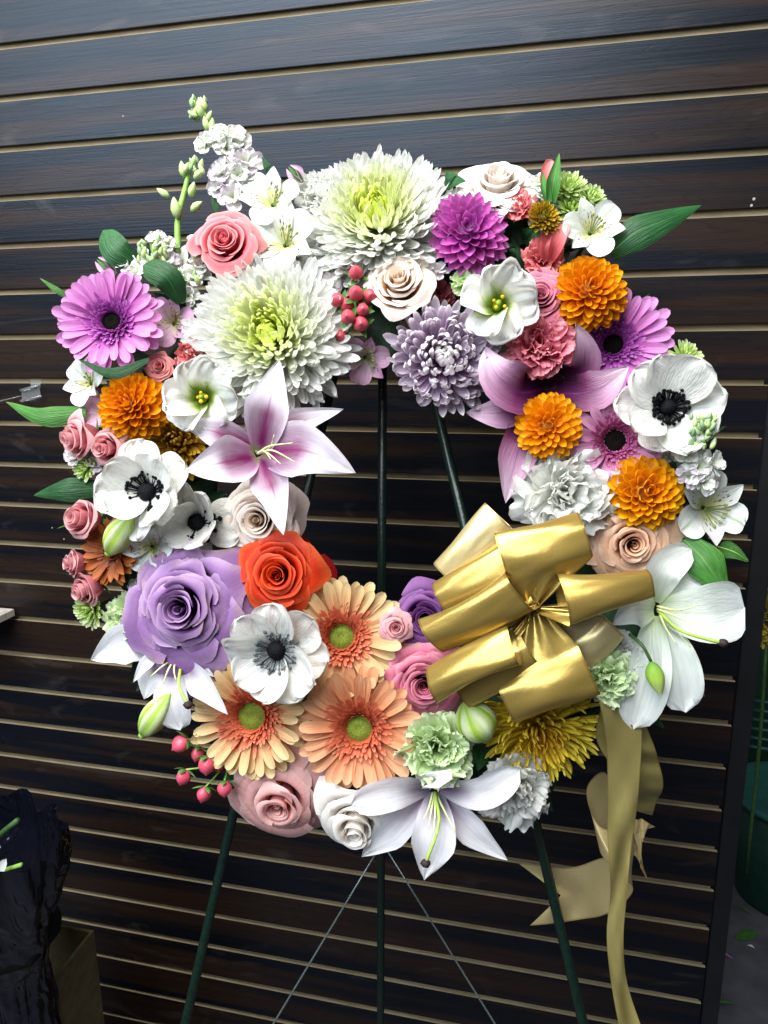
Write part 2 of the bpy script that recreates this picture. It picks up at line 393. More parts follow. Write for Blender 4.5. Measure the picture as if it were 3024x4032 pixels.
# ================================================================== WREATH BASE AND EASEL
WC = at(858, 1085, -70)
wz = px(858, 1085, -70)
base = root_at('wreath_base', 'green foam ring packed with dark leaves holding all the flowers', 'wreath', WC, N)
Rm, rm = 500 * wz, 100 * wz
vs, uvs = [], []
for j in range(49):
    for i in range(17):
        a, b = 2 * PI * j / 48, 2 * PI * i / 16
        vs.append(((Rm + rm * math.cos(b)) * math.cos(a), (Rm + rm * math.cos(b)) * math.sin(a) * 1.04, rm * 0.6 * math.sin(b))); uvs.append((j / 48, i / 16))
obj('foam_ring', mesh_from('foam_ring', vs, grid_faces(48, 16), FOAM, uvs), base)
rg = np.random.RandomState(3); leaves = []
for k in range(620):
    a = rg.rand() * 2 * PI; rr = Rm + (rg.rand() - .5) * 2.1 * rm; L = lerp(.035, .07, rg.rand())
    P = petal_pts(L, L * .42, .1, .45, 'point', .5, bend=(rg.rand() - .5) * 1.2, nu=4, nv=5)
    q = Matrix.Translation((rr * math.cos(a), rr * math.sin(a) * 1.04, rg.rand() * .025)) @ Matrix.Rotation(a + rg.randn() * 1.0, 4, 'Z') @ Matrix.Rotation(-rg.rand() * 0.3, 4, 'Y') @ Matrix.Rotation(rg.randn() * .6, 4, 'X')
    q = np.array(q); leaves.append(P @ q[:3, :3].T + q[:3, 3])
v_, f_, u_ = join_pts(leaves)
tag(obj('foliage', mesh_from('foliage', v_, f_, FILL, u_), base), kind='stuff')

# easel: two front legs and a back leg meeting behind the top of the wreath
es = root_at('wire_easel', 'dark green metal tripod easel standing behind and below the wreath', 'easel', at(825, 730, -95))
eo = np.array(es.location)
def rod(name, p, q, r, mat, par, o):
    return obj(name, tube_mesh(name, [np.array(p) - o, np.array(q) - o], r, mat, 8, 4), par)
apx = at(835, 700, -95)
def leg_to_floor(x1, y1, x2, y2, dd):
    a = at(x1, y1, dd); b = at(x2, y2, dd); return a, a + (b - a) * ((a[2] - 0.0) / (a[2] - b[2]))
a, b = leg_to_floor(708, 868, 400, 2212, -95); rod('front_leg', a + (a - b) * .10, b, .0062, GREENSTEEL, es, eo)
a, b = leg_to_floor(940, 868, 1260, 2212, -95); rod('front_leg', a + (a - b) * .10, b, .0062, GREENSTEEL, es, eo)
bn = np.array([0.0, -1.0, 0.0])
top = at(826, 735, -100); low = on_plane(822, 2212, (0, -0.18, 0), bn)
dirb = low - top; rod('back_leg', top, top + dirb * (top[2] / -dirb[2]), .0062, GREENSTEEL, es, eo)
c1 = at(826, 1820, -95)
for (x, y) in ((588, 2216), (1072, 2216)):
    e = on_plane(x, y, c1, N); e = c1 + (e - c1) * 1.3
    rod('brace_wire', c1 + np.array([0, 0, 0]), e, .0012, plain_mat('twisted_steel_wire', '51605c', '8a9490', scale=900, rough=0.35, metal=0.7), es, eo)
# ================================================================== FLOWER BUILDERS
stem_me = tube_mesh('stem', [(0, 0, 0), (0, 0, -1)], 1.0, STEMD, 6, 1)
def add_stem(rt, z0, rad=.0028, L=.06):
    obj('stem', stem_me, rt, Matrix.Translation((0, 0, z0)) @ Matrix.Diagonal((rad, rad, L, 1)))

WHORLS = {'std': [(.03, 1), (.08, 1), (.14, 1), (.21, 2), (.31, 2), (.43, 3), (.58, 3), (.74, 4), (.91, 5)],
          'full': [(.03, 1), (.075, 1), (.15, 1), (.20, 2), (.26, 2), (.33, 3), (.41, 3), (.50, 4), (.60, 4), (.70, 5), (.81, 5), (.92, 5)],
          'open': [(.05, 1), (.12, 1), (.20, 2), (.30, 2), (.42, 3), (.56, 4), (.72, 4), (.88, 5)],
          'bud': [(.06, 1), (.18, 1), (.28, 2), (.42, 2), (.58, 3), (.76, 3)]}
def rose(rt, R, mat, kind='std', H=1.0, seed=0, point=.08, roll=1.0, slope=.55, spread=1.0):
    rg = np.random.RandomState(seed)
    nu, nv = 16, 11
    u = np.linspace(-1, 1, nu + 1); v = np.linspace(0, 1, nv + 1); ph0 = rg.rand() * 6
    for (fr, cnt) in WHORLS[kind]:
        ph0 += rg.uniform(.6, 1.4)
        for c_ in range(cnt):
            t = fr; Ri = R * fr * .93 * spread * (1 + rg.randn() * .03)
            phi = ph0 + c_ * 2 * PI / cnt + rg.randn() * .12
            half = {1: 2.7, 2: 2.0, 3: 1.42, 4: 1.12, 5: .92}[cnt] * (1 + rg.randn() * .06)
            Hi = R * H * (.74 + .12 * math.sin(min(t * 2.0, 1) * PI) - .36 * t ** 2) * (1 + rg.randn() * .035)
            rl = R * roll * lerp(.0, .17, t ** 1.5) * rg.uniform(.25, 1.7); wv = rg.rand(2) * 6.28; tl = rg.randn() * .05 * t
            pp = rg.rand() * 6.28; pc = rg.randn() * .2; sk = rg.randn() * .10
            P = np.zeros((nv + 1, nu + 1, 3))
            for j in range(nv + 1):
                rim = 1 - .16 * np.abs(u) ** 3.5 + point * t * np.exp(-((u - pc) / .22) ** 2) + .03 * np.sin(4.3 * u + pp) + sk * u * .5
                vv = v[j] * rim
                r = Ri * (.16 + .84 * vv ** (slope * lerp(.7, 1.0, t)))
                q = np.clip((vv - .74) / .26, 0, 1.5)
                r = r + rl * q ** 1.6
                z = Hi * np.sin(np.clip(vv, 0, 1.15) * PI / 2 * .95) - rl * q ** 2.2 * .9 + R * .025 * t * np.sin(4 * u + wv[1]) * v[j] ** 3
                r = r * (1 + lerp(.16, .055, t) * u) + R * t * (.020 * np.sin(6 * u + pp * 2) * v[j] ** 2 + .016 * np.sin(11 * u + wv[0]) * v[j] ** 4) + R * tl * v[j]
                th = phi + u * half
                P[j, :, 0] = r * np.cos(th); P[j, :, 1] = r * np.sin(th); P[j, :, 2] = z - R * .45
            obj('petal', grid_mesh('petal', P, mat), rt)
    add_stem(rt, -R * .44)
    for k in range(5):
        obj('sepal', SEPAL, rt, radial(k * 1.257 + .4, -.35, R * .1, -R * .44, 0, R / .04))

def ruffled(mat, R, seed, W=1.05, amp=.15):
    rg = np.random.RandomState(seed); nu, nv = 22, 8
    P = petal_pts(R, R * W, base=.10, p=.8, tip='fan', cup=.25, bend=.2 + rg.rand() * .3, curl=rg.uniform(-1.0, .35), nu=nu, nv=nv, seed=seed)
    u = np.linspace(-1, 1, nu + 1); f = sum(rg.uniform(.4, 1) * np.sin(k * PI * u + rg.rand() * 6.28) / k ** .6 for k in (1, 2, 3.3, 5))
    jag = (rg.rand(nu + 1) - .5)
    for j in range(nv + 1):
        v = j / nv
        P[j, :, 2] += amp * R * f * v ** 1.8
        P[j, :, 0] += R * (.10 * jag * v ** 6 + .06 * f * v ** 2 - .18 * np.abs(u) ** 3 * v)
        P[j, :, 1] += R * .05 * np.roll(f, 3) * v ** 2
    return grid_mesh('petal', P, mat)
def carnation(rt, R, mat, n=40, seed=0, flat=.8, amp=.15):
    rg = np.random.RandomState(seed)
    ms = [ruffled(mat, R, seed * 13 + k, amp=amp * (.7 + .6 * rg.rand())) for k in range(8)]
    for i in range(n):
        t = ((i + .6) / n) ** .65
        e = lerp(1.4, .02, t) + rg.randn() * .13; s = lerp(.72, 1.0, t) * (1 + rg.randn() * .06)
        obj('petal', ms[i % 8], rt, Matrix.Diagonal((1, 1, flat, 1)) @ radial(i * GOLD + rg.randn() * .2, e, R * .04, -R * .42, rg.randn() * .5, s, s * lerp(.62, 1.0, t)))
    add_stem(rt, -R * .35)

def mum(rt, R, mat, n=300, c0=(.8, 1, .3), c1=(1, 1, 1), seed=0, wid=.11, e0=1.5, e1=-.15, bend=.5, curl=.9, L0=.42, flat=.9, cup=1.0, cpow=1.6, z0=-.30, tw=.25, tip='round', cstart=0.0):
    rg = np.random.RandomState(seed); inner = {}; nin = max(0, n - 300)
    kw = [dict(L=R, W=R * wid * 2, base=.5, p=.70, tip=tip, cup=cup, bend=bend * (.8 + .1 * k), curl=curl * (.6 + .2 * k), ruf=.03, rn=1.0, seed=k, nu=4, nv=8) for k in range(4)]
    ms = [petal(mat, **k) for k in kw]; pts = [petal_pts(**k) for k in kw]
    for i in range(n):
        t = ((i + .5) / n) ** .68
        e = lerp(e0, e1, t ** .85) + rg.randn() * .08
        s = lerp(L0, .95, t ** .75) * (1 + rg.randn() * .05)
        c = lerpc(c0, c1, min(1, max(0, t - cstart) / (1 - cstart) * cpow))
        k = 1 + rg.randn() * .03
        A = Matrix.Diagonal((1, 1, flat, 1)) @ radial(i * GOLD, e, R * .16 * t, R * z0, rg.randn() * tw, s, lerp(.34, 1.0, t ** .8) * (1 + rg.randn() * .08))
        if i < nin:
            A = np.array(A); inner.setdefault(min(4, int(5 * i / nin)), []).append((pts[i % 4] @ A[:3, :3].T + A[:3, 3], c))
        else: obj('petal', ms[i % 4], rt, A, (c[0] * k, c[1] * k, c[2] * k, 1))
    for q in inner.values():
        v_, f_, u_ = join_pts([x[0] for x in q]); tag(obj('centre_petals', mesh_from('centre_petals', v_, f_, mat, u_), rt, None, q[len(q) // 2][1]), kind='stuff')
    add_stem(rt, -R * .3)

def ball(rt, R, mat, n=132, seed=0, c0=(1, .8, .6), c1=(1, 1, 1), tip='round', wid=.34, deep=.42, e1=-.35, cup=1.0, curl=.35, bend=.2):
    rg = np.random.RandomState(seed)
    ms = [petal(mat, L=R * .62, W=R * wid * 1.15, base=.55, p=.5 if tip == 'round' else .6, tip=tip, cup=cup + .12 * k, bend=bend, curl=curl + .15 * k, seed=k, nu=6, nv=8) for k in range(3)]
    jit = (rg.uniform(.04, .12), rg.rand() * 6, rg.randint(1, 3))
    obj('core', lathe_mesh('core', [(R * .40, -R * .30), (R * .38, -R * .05), (R * .26, R * .07), (R * .12, R * .12), (R * .02, R * .13)], mat, 14, .05), rt, None, (c0[0] * .6, c0[1] * .6, c0[2] * .6, 1))
    for i in range(n):
        t = ((i + .5) / n) ** .56
        e = lerp(1.45, e1, t ** .9) + rg.randn() * .04
        th = lerp(0, 1.75, t)                       # place on a dome
        s = lerp(.42, 1.0, t ** .7) * (1 + rg.randn() * .04)
        r0 = R * .42 * math.sin(min(th, 1.57)); z0 = R * (deep * math.cos(th) - .35)
        c = lerpc(c0, c1, min(1, t * 1.8)); k = 1 + rg.randn() * .05
        e += jit[0] * math.cos(i * GOLD + jit[1]); s *= 1 + .08 * math.sin(i * GOLD * jit[2] + jit[1])
        obj('petal', ms[i % 3], rt, radial(i * GOLD + rg.randn() * .05, e + rg.randn() * .06, r0, z0, rg.randn() * .18, s), (c[0] * k, c[1] * k, c[2] * k, 1))
    add_stem(rt, -R * .3)

def gerbera(rt, R, mat, fmat, dmat, disc=.18, n=26, seed=0, ring=.46, rings=5, e=.18, wid=.20, tips='round', clump=0.):
    rg = np.random.RandomState(seed)
    ms = [petal(mat, L=R * .84, W=R * wid, base=.42, p=.78, tip=tips, cup=.5, bend=.12 - .06 * k, curl=(-.30, -.05, -.4, .1)[k], twist=(.10, -.08, 0, .05)[k], dent=.06, seed=k, nu=6, nv=9) for k in range(4)]
    for lay in range(2):
        for i in range(n):
            ph = (i + .5 * lay) * 2 * PI / n + rg.randn() * .06
            obj('petal', ms[rg.randint(4)], rt, radial(ph, e + .16 * lay + rg.randn() * .06, R * .15, -R * .02 * (1 - lay), rg.randn() * .15, (1 - .07 * lay) * (1 + rg.randn() * .045)))
    fl = []
    for k in range(rings):
        q = k / max(1, rings - 1); m = int(lerp(50, 36, q)); r0 = R * lerp(disc * .95, disc * 1.05, 1 - q); L = R * lerp(ring - disc * .6, .10, q)
        for i in range(m):
            P = petal_pts(L * (1 + rg.randn() * .12), R * .065, .5, .6, 'round', .6, bend=.35, curl=.3, nu=2, nv=4)
            A = np.array(radial((i + .5 * k) * 2 * PI / m + rg.randn() * .05, lerp(.30, 1.0, q) + rg.randn() * .12, r0, R * lerp(.01, .05, q)))
            fl.append(P @ A[:3, :3].T + A[:3, 3])
    v_, f_, u_ = join_pts(fl)
    tag(obj('floret_ring', mesh_from('floret_ring', v_, f_, fmat, u_), rt), kind='stuff')
    obj('disc', lathe_mesh('disc', [(R * disc * a, R * (.02 + .07 * math.cos(a * 1.5) - (.04 if a < .3 else 0))) for a in (1.05, .95, .8, .6, .4, .2, .02)], dmat, 22, .06, seed=seed), rt)
    add_stem(rt, -R * .02, .003)

def anemone(rt, R, mat, cenr=.30, n=9, seed=0, cup=.35, elev=.35, stmat=None):
    rg = np.random.RandomState(seed)
    for i in range(n):
        lay = i % 2
        me = petal(mat, L=R * (.95 + .12 * rg.rand()), W=R * (.80 + .25 * rg.rand()), base=.3, p=.62, tip='blunt' if rg.rand() < .3 else 'round', cup=cup + rg.randn() * .15, bend=.35 + rg.randn() * .25, curl=rg.randn() * .5 - .2,
                   ruf=.045, rn=1.5 + rg.rand() * 1.5, serr=.07, twist=rg.randn() * .25, seed=seed * 20 + i, nu=12, nv=10)
        obj('petal', me, rt, radial(i * 2 * PI / n + rg.randn() * .12, elev * (.6 + .8 * lay) + rg.randn() * .08, R * .06, -R * .12 + .02 * R * lay, rg.randn() * .18))
    cz = -R * .04; rc = R * cenr
    obj('centre', lathe_mesh('centre', [(rc * .58 * math.sin(a), cz + rc * .62 * math.cos(a)) for a in (1.9, 1.6, 1.3, 1.0, .7, .4, .05)], INK, 14, .25, seed=seed), rt)
    st = ANTHER_W if stmat else ANTHER
    for i in range(90):
        s = rc * (1.25 + rg.randn() * .16)
        obj('stamen', st, rt, radial(i * GOLD + rg.randn() * .1, lerp(.75, .15, rg.rand()), rc * .3, cz, 0, s * .78))
    add_stem(rt, -R * .1)

def lisianthus(rt, R, mat, n=6, seed=0, throat=True):
    rg = np.random.RandomState(seed)
    for i in range(n):
        me = petal(mat, L=R * 1.12, W=R * 1.30, base=.20, p=.72, tip='blunt', cup=.85, bend=-.30, curl=-.85 + rg.randn() * .3, ruf=.075, rn=3.3, serr=.09, twist=.35, seed=seed * 7 + i, nu=16, nv=11)
        obj('petal', me, rt, radial(i * 2 * PI / n + rg.randn() * .15, .78 + .10 * (i % 2), R * .06, -R * .62, .25 + rg.randn() * .1))
    obj('throat', lathe_mesh('throat', [(R * .08, -R * .62), (R * .15, -R * .45), (R * .12, -R * .3), (R * .05, -R * .18), (R * .08, -R * .12), (R * .02, -R * .08)], OVARY, 10), rt)
    for i in range(4):
        obj('stamen', STAMY, rt, radial(i * 1.6, 1.35 + rg.randn() * .12, R * .05, -R * .55, 0, R * rg.uniform(.42, .58)))
    add_stem(rt, -R * .6)

def alstro(rt, R, m_out, m_in, seed=0, op=.62, spin=0., filament=True):
    rg = np.random.RandomState(seed)
    for i in range(6):
        inner = i % 2
        me = petal(m_in if inner else m_out, L=R * (1.05 if inner else 1.0), W=R * (.55 if inner else .86), base=.22, p=.66, tip='point' if inner else 'round', cup=.55, bend=-.25, curl=-.5 + rg.randn() * .15, ruf=.02, seed=seed * 6 + i, nu=8, nv=10)
        obj('petal', me, rt, radial(spin + i * PI / 3 + rg.randn() * .08, op + (.14 if inner else 0) + rg.randn() * .05, R * .04, -R * .45, rg.randn() * .12))
    if filament:
        for i in range(6):
            obj('stamen', STAMG, rt, radial(-.9 + i * .32, 1.0 + rg.randn() * .12, R * .04, -R * .42, 0, R * .6))
    add_stem(rt, -R * .42)

def rosebud(rt, R, mat, seed=0):
    rose(rt, R, mat, kind='bud', H=1.5, seed=seed, point=.14, roll=.9, slope=.45, spread=.95)

def build_path(rt, name, pts, W, mat, **k):
    o = np.array(rt.location); R = np.array(rt.matrix_world.to_3x3())
    P = path_petal_pts(pts, W, **k); P = (P - o) @ R
    return obj(name, grid_mesh(name, P, mat), rt)
def build_tube(rt, name, pts, rad, mat, n=6, steps=10):
    o = np.array(rt.location); return obj(name, tube_mesh(name, [np.array(p) - o for p in pts], rad, mat, n, steps), rt)
def P3(*pts): return [at(*p) for p in pts]

# ------------------------------------------------------------------ small shared meshes
INK = plain_mat('anemone_black', '030306', '0a0a10', scale=500, rough=0.75, bump=.8, spec=.15)
YEL = plain_mat('pollen_yellow', 'd8a412', 'efc02a', scale=300, rough=.6)
OVARY = plain_mat('green_ovary', '5d7a1c', '8aa32e', scale=120, rough=.5)
SEPMAT = petal_mat('sepal_green', [(0, '3c6a2c'), (1, '6c9a50')], trans=.15)
SEPAL = petal(SEPMAT, L=.022, W=.009, base=.6, p=.3, tip='point', cup=.5, bend=.5, nu=4, nv=6)
def club(mat, fil, head, l=1.0):
    v1, f1, u1 = [], [], []
    pr = [(fil, 0), (fil, l * .8), (head, l * .84), (head * 1.1, l * .92), (head * .4, l)]
    n = 6
    for r, x in pr:
        for i in range(n):
            a = 2 * PI * i / n; v1.append((x, r * math.cos(a), r * math.sin(a))); u1.append((i / n, x))
    f = grid_faces(4, n, wrap=True) + [tuple(range(24, 30))]
    return mesh_from('stamen', v1, f, mat, u1)
ANTHER = club(INK, .035, .12)
ANTHER_W = club(plain_mat('slate_stamen', '2b3136', '7d8688', scale=900, rough=.7), .03, .075)
STAMY = club(YEL, .03, .10)
STAMG = club(plain_mat('olive_stamen', '8f9a58', '6d7434', scale=200, rough=.6), .022, .06)

# ------------------------------------------------------------------ petal materials
WHITE = petal_mat('white_petal', [(0, 'e4e8cc'), (.35, 'f2f4ec'), (1, 'f8f8f6')], vein=.10, var=.05, trans=.30, bruise=.4)
MUMW = petal_mat('white_mum_petal', [(0, 'dce2b0'), (.4, 'f2f4e6'), (1, 'fbfbf8')], objcol=True, vein=.08, var=.04, trans=.45)
MUML = petal_mat('lavender_mum_petal', [(0, '98709a'), (.45, 'c2a2c4'), (.8, 'e4d6e4'), (1, 'f6f0f4')], objcol=True, vein=.18, var=.07, trans=.38)
MUMY = petal_mat('yellow_mum_petal', [(0, 'c48c10'), (.45, 'e8c41c'), (1, 'f8e452')], objcol=True, vein=.14, var=.10, trans=.25)
MUMB = petal_mat('bronze_mum_petal', [(0, '7a4a08'), (.5, 'b8841a'), (1, 'e0b93c')], objcol=True, vein=.14, var=.10, trans=.2)
MUMG = petal_mat('green_mum_petal', [(0, '8fb82e'), (.5, 'bcd872'), (1, 'e3efc4')], objcol=True, vein=.12, var=.06, trans=.32)
ORANGE = petal_mat('orange_dahlia_petal', [(0, 'c85e02'), (.45, 'f49404'), (1, 'ffb810')], objcol=True, vein=.14, var=.07, trans=.32, edge=('f9b52a', .6, .7))
PURPLE = petal_mat('purple_dahlia_petal', [(0, '9c288c'), (.4, 'cc4cb4'), (1, 'e284cc')], objcol=True, vein=.12, var=.08, trans=.35, edge=('c678cf', .65, .6))
OLIVE = petal_mat('olive_bud_petal', [(0, '7a5808'), (.5, 'b8921a'), (1, 'd8b838')], objcol=True, vein=.16, var=.12, trans=.15)
LILAC = petal_mat('lilac_gerbera_petal', [(0, 'b846a4'), (.4, 'd874c8'), (1, 'eaa2de')], vein=.34, var=.06, trans=.36)
LILACF = petal_mat('lilac_floret', [(0, '8d2c8a'), (.6, 'b452b4'), (1, 'e3a9dc')], vein=.1, var=.1)
PINKG = petal_mat('pink_gerbera_petal', [(0, 'c05a92'), (.5, 'd88ab8'), (1, 'e6aed0')], vein=.34, var=.06, trans=.36)
PINKF = petal_mat('pink_floret', [(0, '7c2c58'), (.6, 'c05a92'), (1, 'e8a8cc')], vein=.1)
PEACH = petal_mat('peach_gerbera_petal', [(0, 'e07448'), (.30, 'eea470'), (.65, 'f4c48c'), (1, 'f4dca4')], vein=.34, var=.07, trans=.36)
PEACHO = petal_mat('apricot_gerbera_petal', [(0, 'dc6438'), (.40, 'ee9866'), (1, 'f6bc90')], vein=.34, var=.07, trans=.36)
PEACHF = petal_mat('coral_floret', [(0, 'c0502a'), (.6, 'e87c5a'), (1, 'f6ac8c')], vein=.1)
DISCB = plain_mat('black_disc', '040203', '120a08', scale=900, rough=.9, bump=1.0, spec=.1)
DISCG = plain_mat('green_disc', '4c5a14', '8c9a2c', scale=900, rough=.8, bump=1.0)
BRONZE = petal_mat('bronze_daisy_petal', [(0, '5c2408'), (.5, '8f4413'), (1, 'b5662a')], vein=.22, var=.12, trans=.2)
R_PINK = petal_mat('rose_pink', [(0, '94182e'), (.5, 'd84c5e'), (.88, 'ec8088'), (1, 'f6b4b4')], vein=.08, trans=.42, bruise=.4, bump=.10)
R_LAV = petal_mat('rose_lavender', [(0, '38124a'), (.5, '7c4a8c'), (.88, '9e76ac'), (1, 'c0a0c8')], vein=.07, trans=.26, bump=.2, wrinkle=30, bruise=.6)
R_PUR = petal_mat('rose_purple', [(0, '380f48'), (.55, '6c307c'), (1, '9a62a4')], vein=.16, trans=.42, bump=.10)
R_ORG = petal_mat('rose_orange_red', [(0, '640302'), (.5, 'b41604'), (.88, 'de3a12'), (1, 'f06a38')], vein=.08, trans=.42, bump=.10)
R_RED = petal_mat('rose_red', [(0, '8a0810'), (1, 'bc1a22')], vein=.12, trans=.25)
R_CRM = petal_mat('rose_cream', [(0, 'b86a40'), (.4, 'e0aa82'), (.7, 'f4dcc4'), (1, 'fbf2e8')], vein=.08, trans=.32, bruise=.2, bump=.10, blotch=.04, var=.05)
R_IVO = petal_mat('rose_ivory', [(0, 'd8b69e'), (.45, 'f2e4d6'), (1, 'faf6f0')], vein=.08, trans=.32, bruise=.2, bump=.10, blotch=.04, var=.05)
R_MAU = petal_mat('rose_mauve', [(0, '7c1840'), (.5, 'c04c74'), (.9, 'dc7c98'), (1, 'eaa4b4')], vein=.10, trans=.42, bruise=.4, bump=.10)
R_PEA = petal_mat('rose_peach', [(0, 'a85a34'), (.5, 'd8926a'), (.9, 'ecc0a0'), (1, 'f4d8c2')], vein=.10, trans=.42, bump=.10)
R_PAL = petal_mat('rose_pale_pink', [(0, 'c0666c'), (.5, 'eaa09e'), (.9, 'f4bcb6'), (1, 'f9d4d0')], vein=.12, trans=.32, bump=.10, bruise=.2, blotch=.04, var=.05)
R_BUD = petal_mat('rosebud_pink', [(0, 'b04a5c'), (.55, 'e08690'), (1, 'f4c0c2')], vein=.14, trans=.42, bruise=.4, bump=.10)
C_PINK = petal_mat('carnation_pink', [(0, 'a8304a'), (.55, 'dc6c80'), (1, 'f0a0aa')], vein=.14, trans=.25)
C_COR = petal_mat('carnation_coral', [(0, 'b03a40'), (.55, 'e47074'), (1, 'f2a09c')], vein=.14, trans=.25)
C_WHT = petal_mat('carnation_white', [(0, 'e4e6cc'), (.4, 'f0f1e8'), (1, 'f6f7f4')], vein=.08, var=.04, trans=.48, bruise=.6)
C_GRN = petal_mat('carnation_green', [(0, 'b0d070'), (.5, 'cfe8a4'), (1, 'e6f3d2')], vein=.10, var=.05, trans=.42, bruise=.4)
C_RED = petal_mat('carnation_wine', [(0, '5a1420'), (1, 'a8505c')], vein=.14, trans=.2)
ANEM = petal_mat('anemone_petal', [(0, 'c0bfbc'), (.25, 'e6e7e0'), (1, 'f4f5ef')], vein=.16, var=.05, trans=.38, bump=.45, wrinkle=10, bruise=.6)
LISI = petal_mat('lisianthus_petal', [(0, '4c6a14'), (.26, '86a03a'), (.42, 'd4dcb0'), (.55, 'eef0e8'), (1, 'f3f4f1')], vein=.08, var=.04, trans=.38, bruise=.4)
LILYP = petal_mat('stargazer_petal', [(0, '8d9a5a'), (.12, 'c89cc2'), (.4, 'e4d4e4'), (1, 'f2eef6')], mid=('7a1258', [(0, .3), (.12, 1), (.45, .9), (.68, 0)], .58), stripe=('8a2468', .07, [(0, .6), (.5, .7), (.8, 0)]), vein=.10, var=.04, trans=.32, bump=.18, wrinkle=14, bruise=.4)
LILYD = petal_mat('plum_lily_petal', [(0, '180312'), (.30, '2e0822'), (.44, '6e3058'), (.60, 'a47494'), (1, 'd4bccc')], mid=('4a0c42', [(0, 1), (.3, .95), (.5, .5), (.7, 0)], .4), stripe=('6c2a62', .06, [(0, .8), (.6, .6), (.9, 0)]), vein=.16, var=.04, trans=.10, bump=.4, wrinkle=14, bruise=.4)
LILYV = petal_mat('pale_lily_petal', [(0, '94869e'), (.3, 'dad6de'), (1, 'f2f3f5')], mid=('6c3c74', [(0, .7), (.2, .6), (.5, 0)], .4), vein=.14, var=.04, trans=.32, bump=.18, wrinkle=14, bruise=.6)
LILYW = petal_mat('white_lily_petal', [(0, 'bcd09c'), (.25, 'e0e8dc'), (1, 'f0f4f2')], stripe=('c2d2b4', .08, [(0, .8), (.6, .5), (1, .2)]), vein=.10, var=.03, trans=.32, bump=.18, wrinkle=12, bruise=.4)
ALW = petal_mat('alstroemeria_white', [(0, 'ccd89e'), (.3, 'f0f3ea'), (1, 'f6f8f5')], stripe=('9ab878', .16, [(0, .4), (.5, .3), (.8, .8), (1, .9)]), vein=.10, var=.04, bruise=.4)
ALWS = petal_mat('alstroemeria_white_flecked', [(0, 'cfd07c'), (.3, 'e8e6b4'), (.5, 'eceee4'), (1, 'eff1ee')], speck=('4a2420', 11, 6, .18, .62, .34), stripe=('9ab878', .08, [(.6, 0), (1, .9)]), vein=.10, var=.04)
ALP = petal_mat('alstroemeria_pink', [(0, 'd8c8c4'), (.4, 'dcb4cc'), (1, 'd6a4c6')], stripe=('8aa86a', .12, [(0, .3), (.7, .2), (1, .8)]), vein=.2, var=.06)
ALPS = petal_mat('alstroemeria_pink_flecked', [(0, 'b0b060'), (.35, 'd4c4b4'), (.7, 'd0a4c0'), (1, 'c48cb8')], speck=('4a2430', 10, 6, .2, .7, .34), vein=.2, var=.06)
STOCKW = petal_mat('stock_petal', [(0, 'b4c878'), (.35, 'e4ead4'), (1, 'f0f0ee')], vein=.12, var=.06, bruise=.4)
STOCKP = petal_mat('stock_pinkish_petal', [(0, 'b4c080'), (.5, 'ecebe6'), (1, 'e6d8e4')], vein=.14, var=.06)
BUDG = plain_mat('pale_green_bud', '94b068', 'bccf90', scale=120, rough=.55)
BUDD = plain_mat('grey_green_bud', '6c8a60', '94ac80', scale=120, rough=.55)
BERRY = plain_mat('hypericum_berry', 'b83a50', 'd4566c', scale=70, rough=.38, spec=.5, bump=.1)
BERRYD = plain_mat('hypericum_berry_red', 'a83444', 'c44e5c', scale=70, rough=.42, spec=.45, bump=.1)
LBUD = petal_mat('lily_bud_skin', [(0, '86b020'), (.5, 'a8c840'), (1, '9ac03a')], mid=('dfe6c0', [(0, 0), (.25, .6), (.7, .85), (1, .2)], .42), vein=.1, trans=.1, rough=.42)

# ================================================================== FLOWERS
def add(builder, name, label, cat, x, y, r, d, mat=None, tx=0., ty=0., spin=0., group=None, **k):
    rt = bloom(name, label, cat, x, y, d, tx, ty, spin, group); R = r * px(x, y, d)
    builder(rt, R, mat, **k) if mat is not None else builder(rt, R, **k); return rt
G_ROSE, G_CARN, G_MUM, G_DAH, G_GER, G_ANE, G_LIS, G_ALS = ('roses in the wreath', 'carnations in the wreath', 'chrysanthemums in the wreath', 'dahlias in the wreath', 'gerberas in the wreath', 'anemones in the wreath', 'lisianthus in the wreath', 'alstroemerias in the wreath')

# chrysanthemums
GC, WH = (.92, 1.0, .26), (1, 1, 1)
add(mum, 'chrysanthemum', 'big white chrysanthemum with lime centre at the very top of the wreath', 'chrysanthemum', 808, 452, 178, -8, MUMW, -.05, .32, group=G_MUM, n=640, c0=GC, c1=WH, seed=1, cpow=2.0, cstart=.15, e1=-.25, wid=.062, cup=.75, curl=.8, bend=.4)
add(mum, 'chrysanthemum', 'big white chrysanthemum with lime green centre above the stargazer lily', 'chrysanthemum', 580, 712, 184, 12, MUMW, .0, .06, 1.0, G_MUM, n=640, c0=GC, c1=WH, seed=2, cpow=2.0, cstart=.15, e1=-.2, wid=.062, cup=.75, curl=.8, bend=.4)
add(mum, 'chrysanthemum', 'lavender chrysanthemum with white tipped incurved petals beside the plum lily', 'chrysanthemum', 962, 768, 132, 5, MUML, .12, -.02, .5, G_MUM, n=270, c0=(1.15, 1.22, 1.08), c1=(1, 1, 1), seed=3, wid=.10, cpow=1.6, cup=1.2, curl=1.3, bend=.6)
add(mum, 'chrysanthemum', 'yellow spider chrysanthemum with brown centre under the gold bow', 'chrysanthemum', 1168, 1592, 136, -2, MUMY, .05, -.30, .2, G_MUM, n=240, c0=(.7, .42, .25), c1=(1, 1, 1), seed=4, wid=.07, cpow=1.7, cup=1.6, e0=1.3, e1=-.3, curl=1.3, bend=.3, tw=.5)
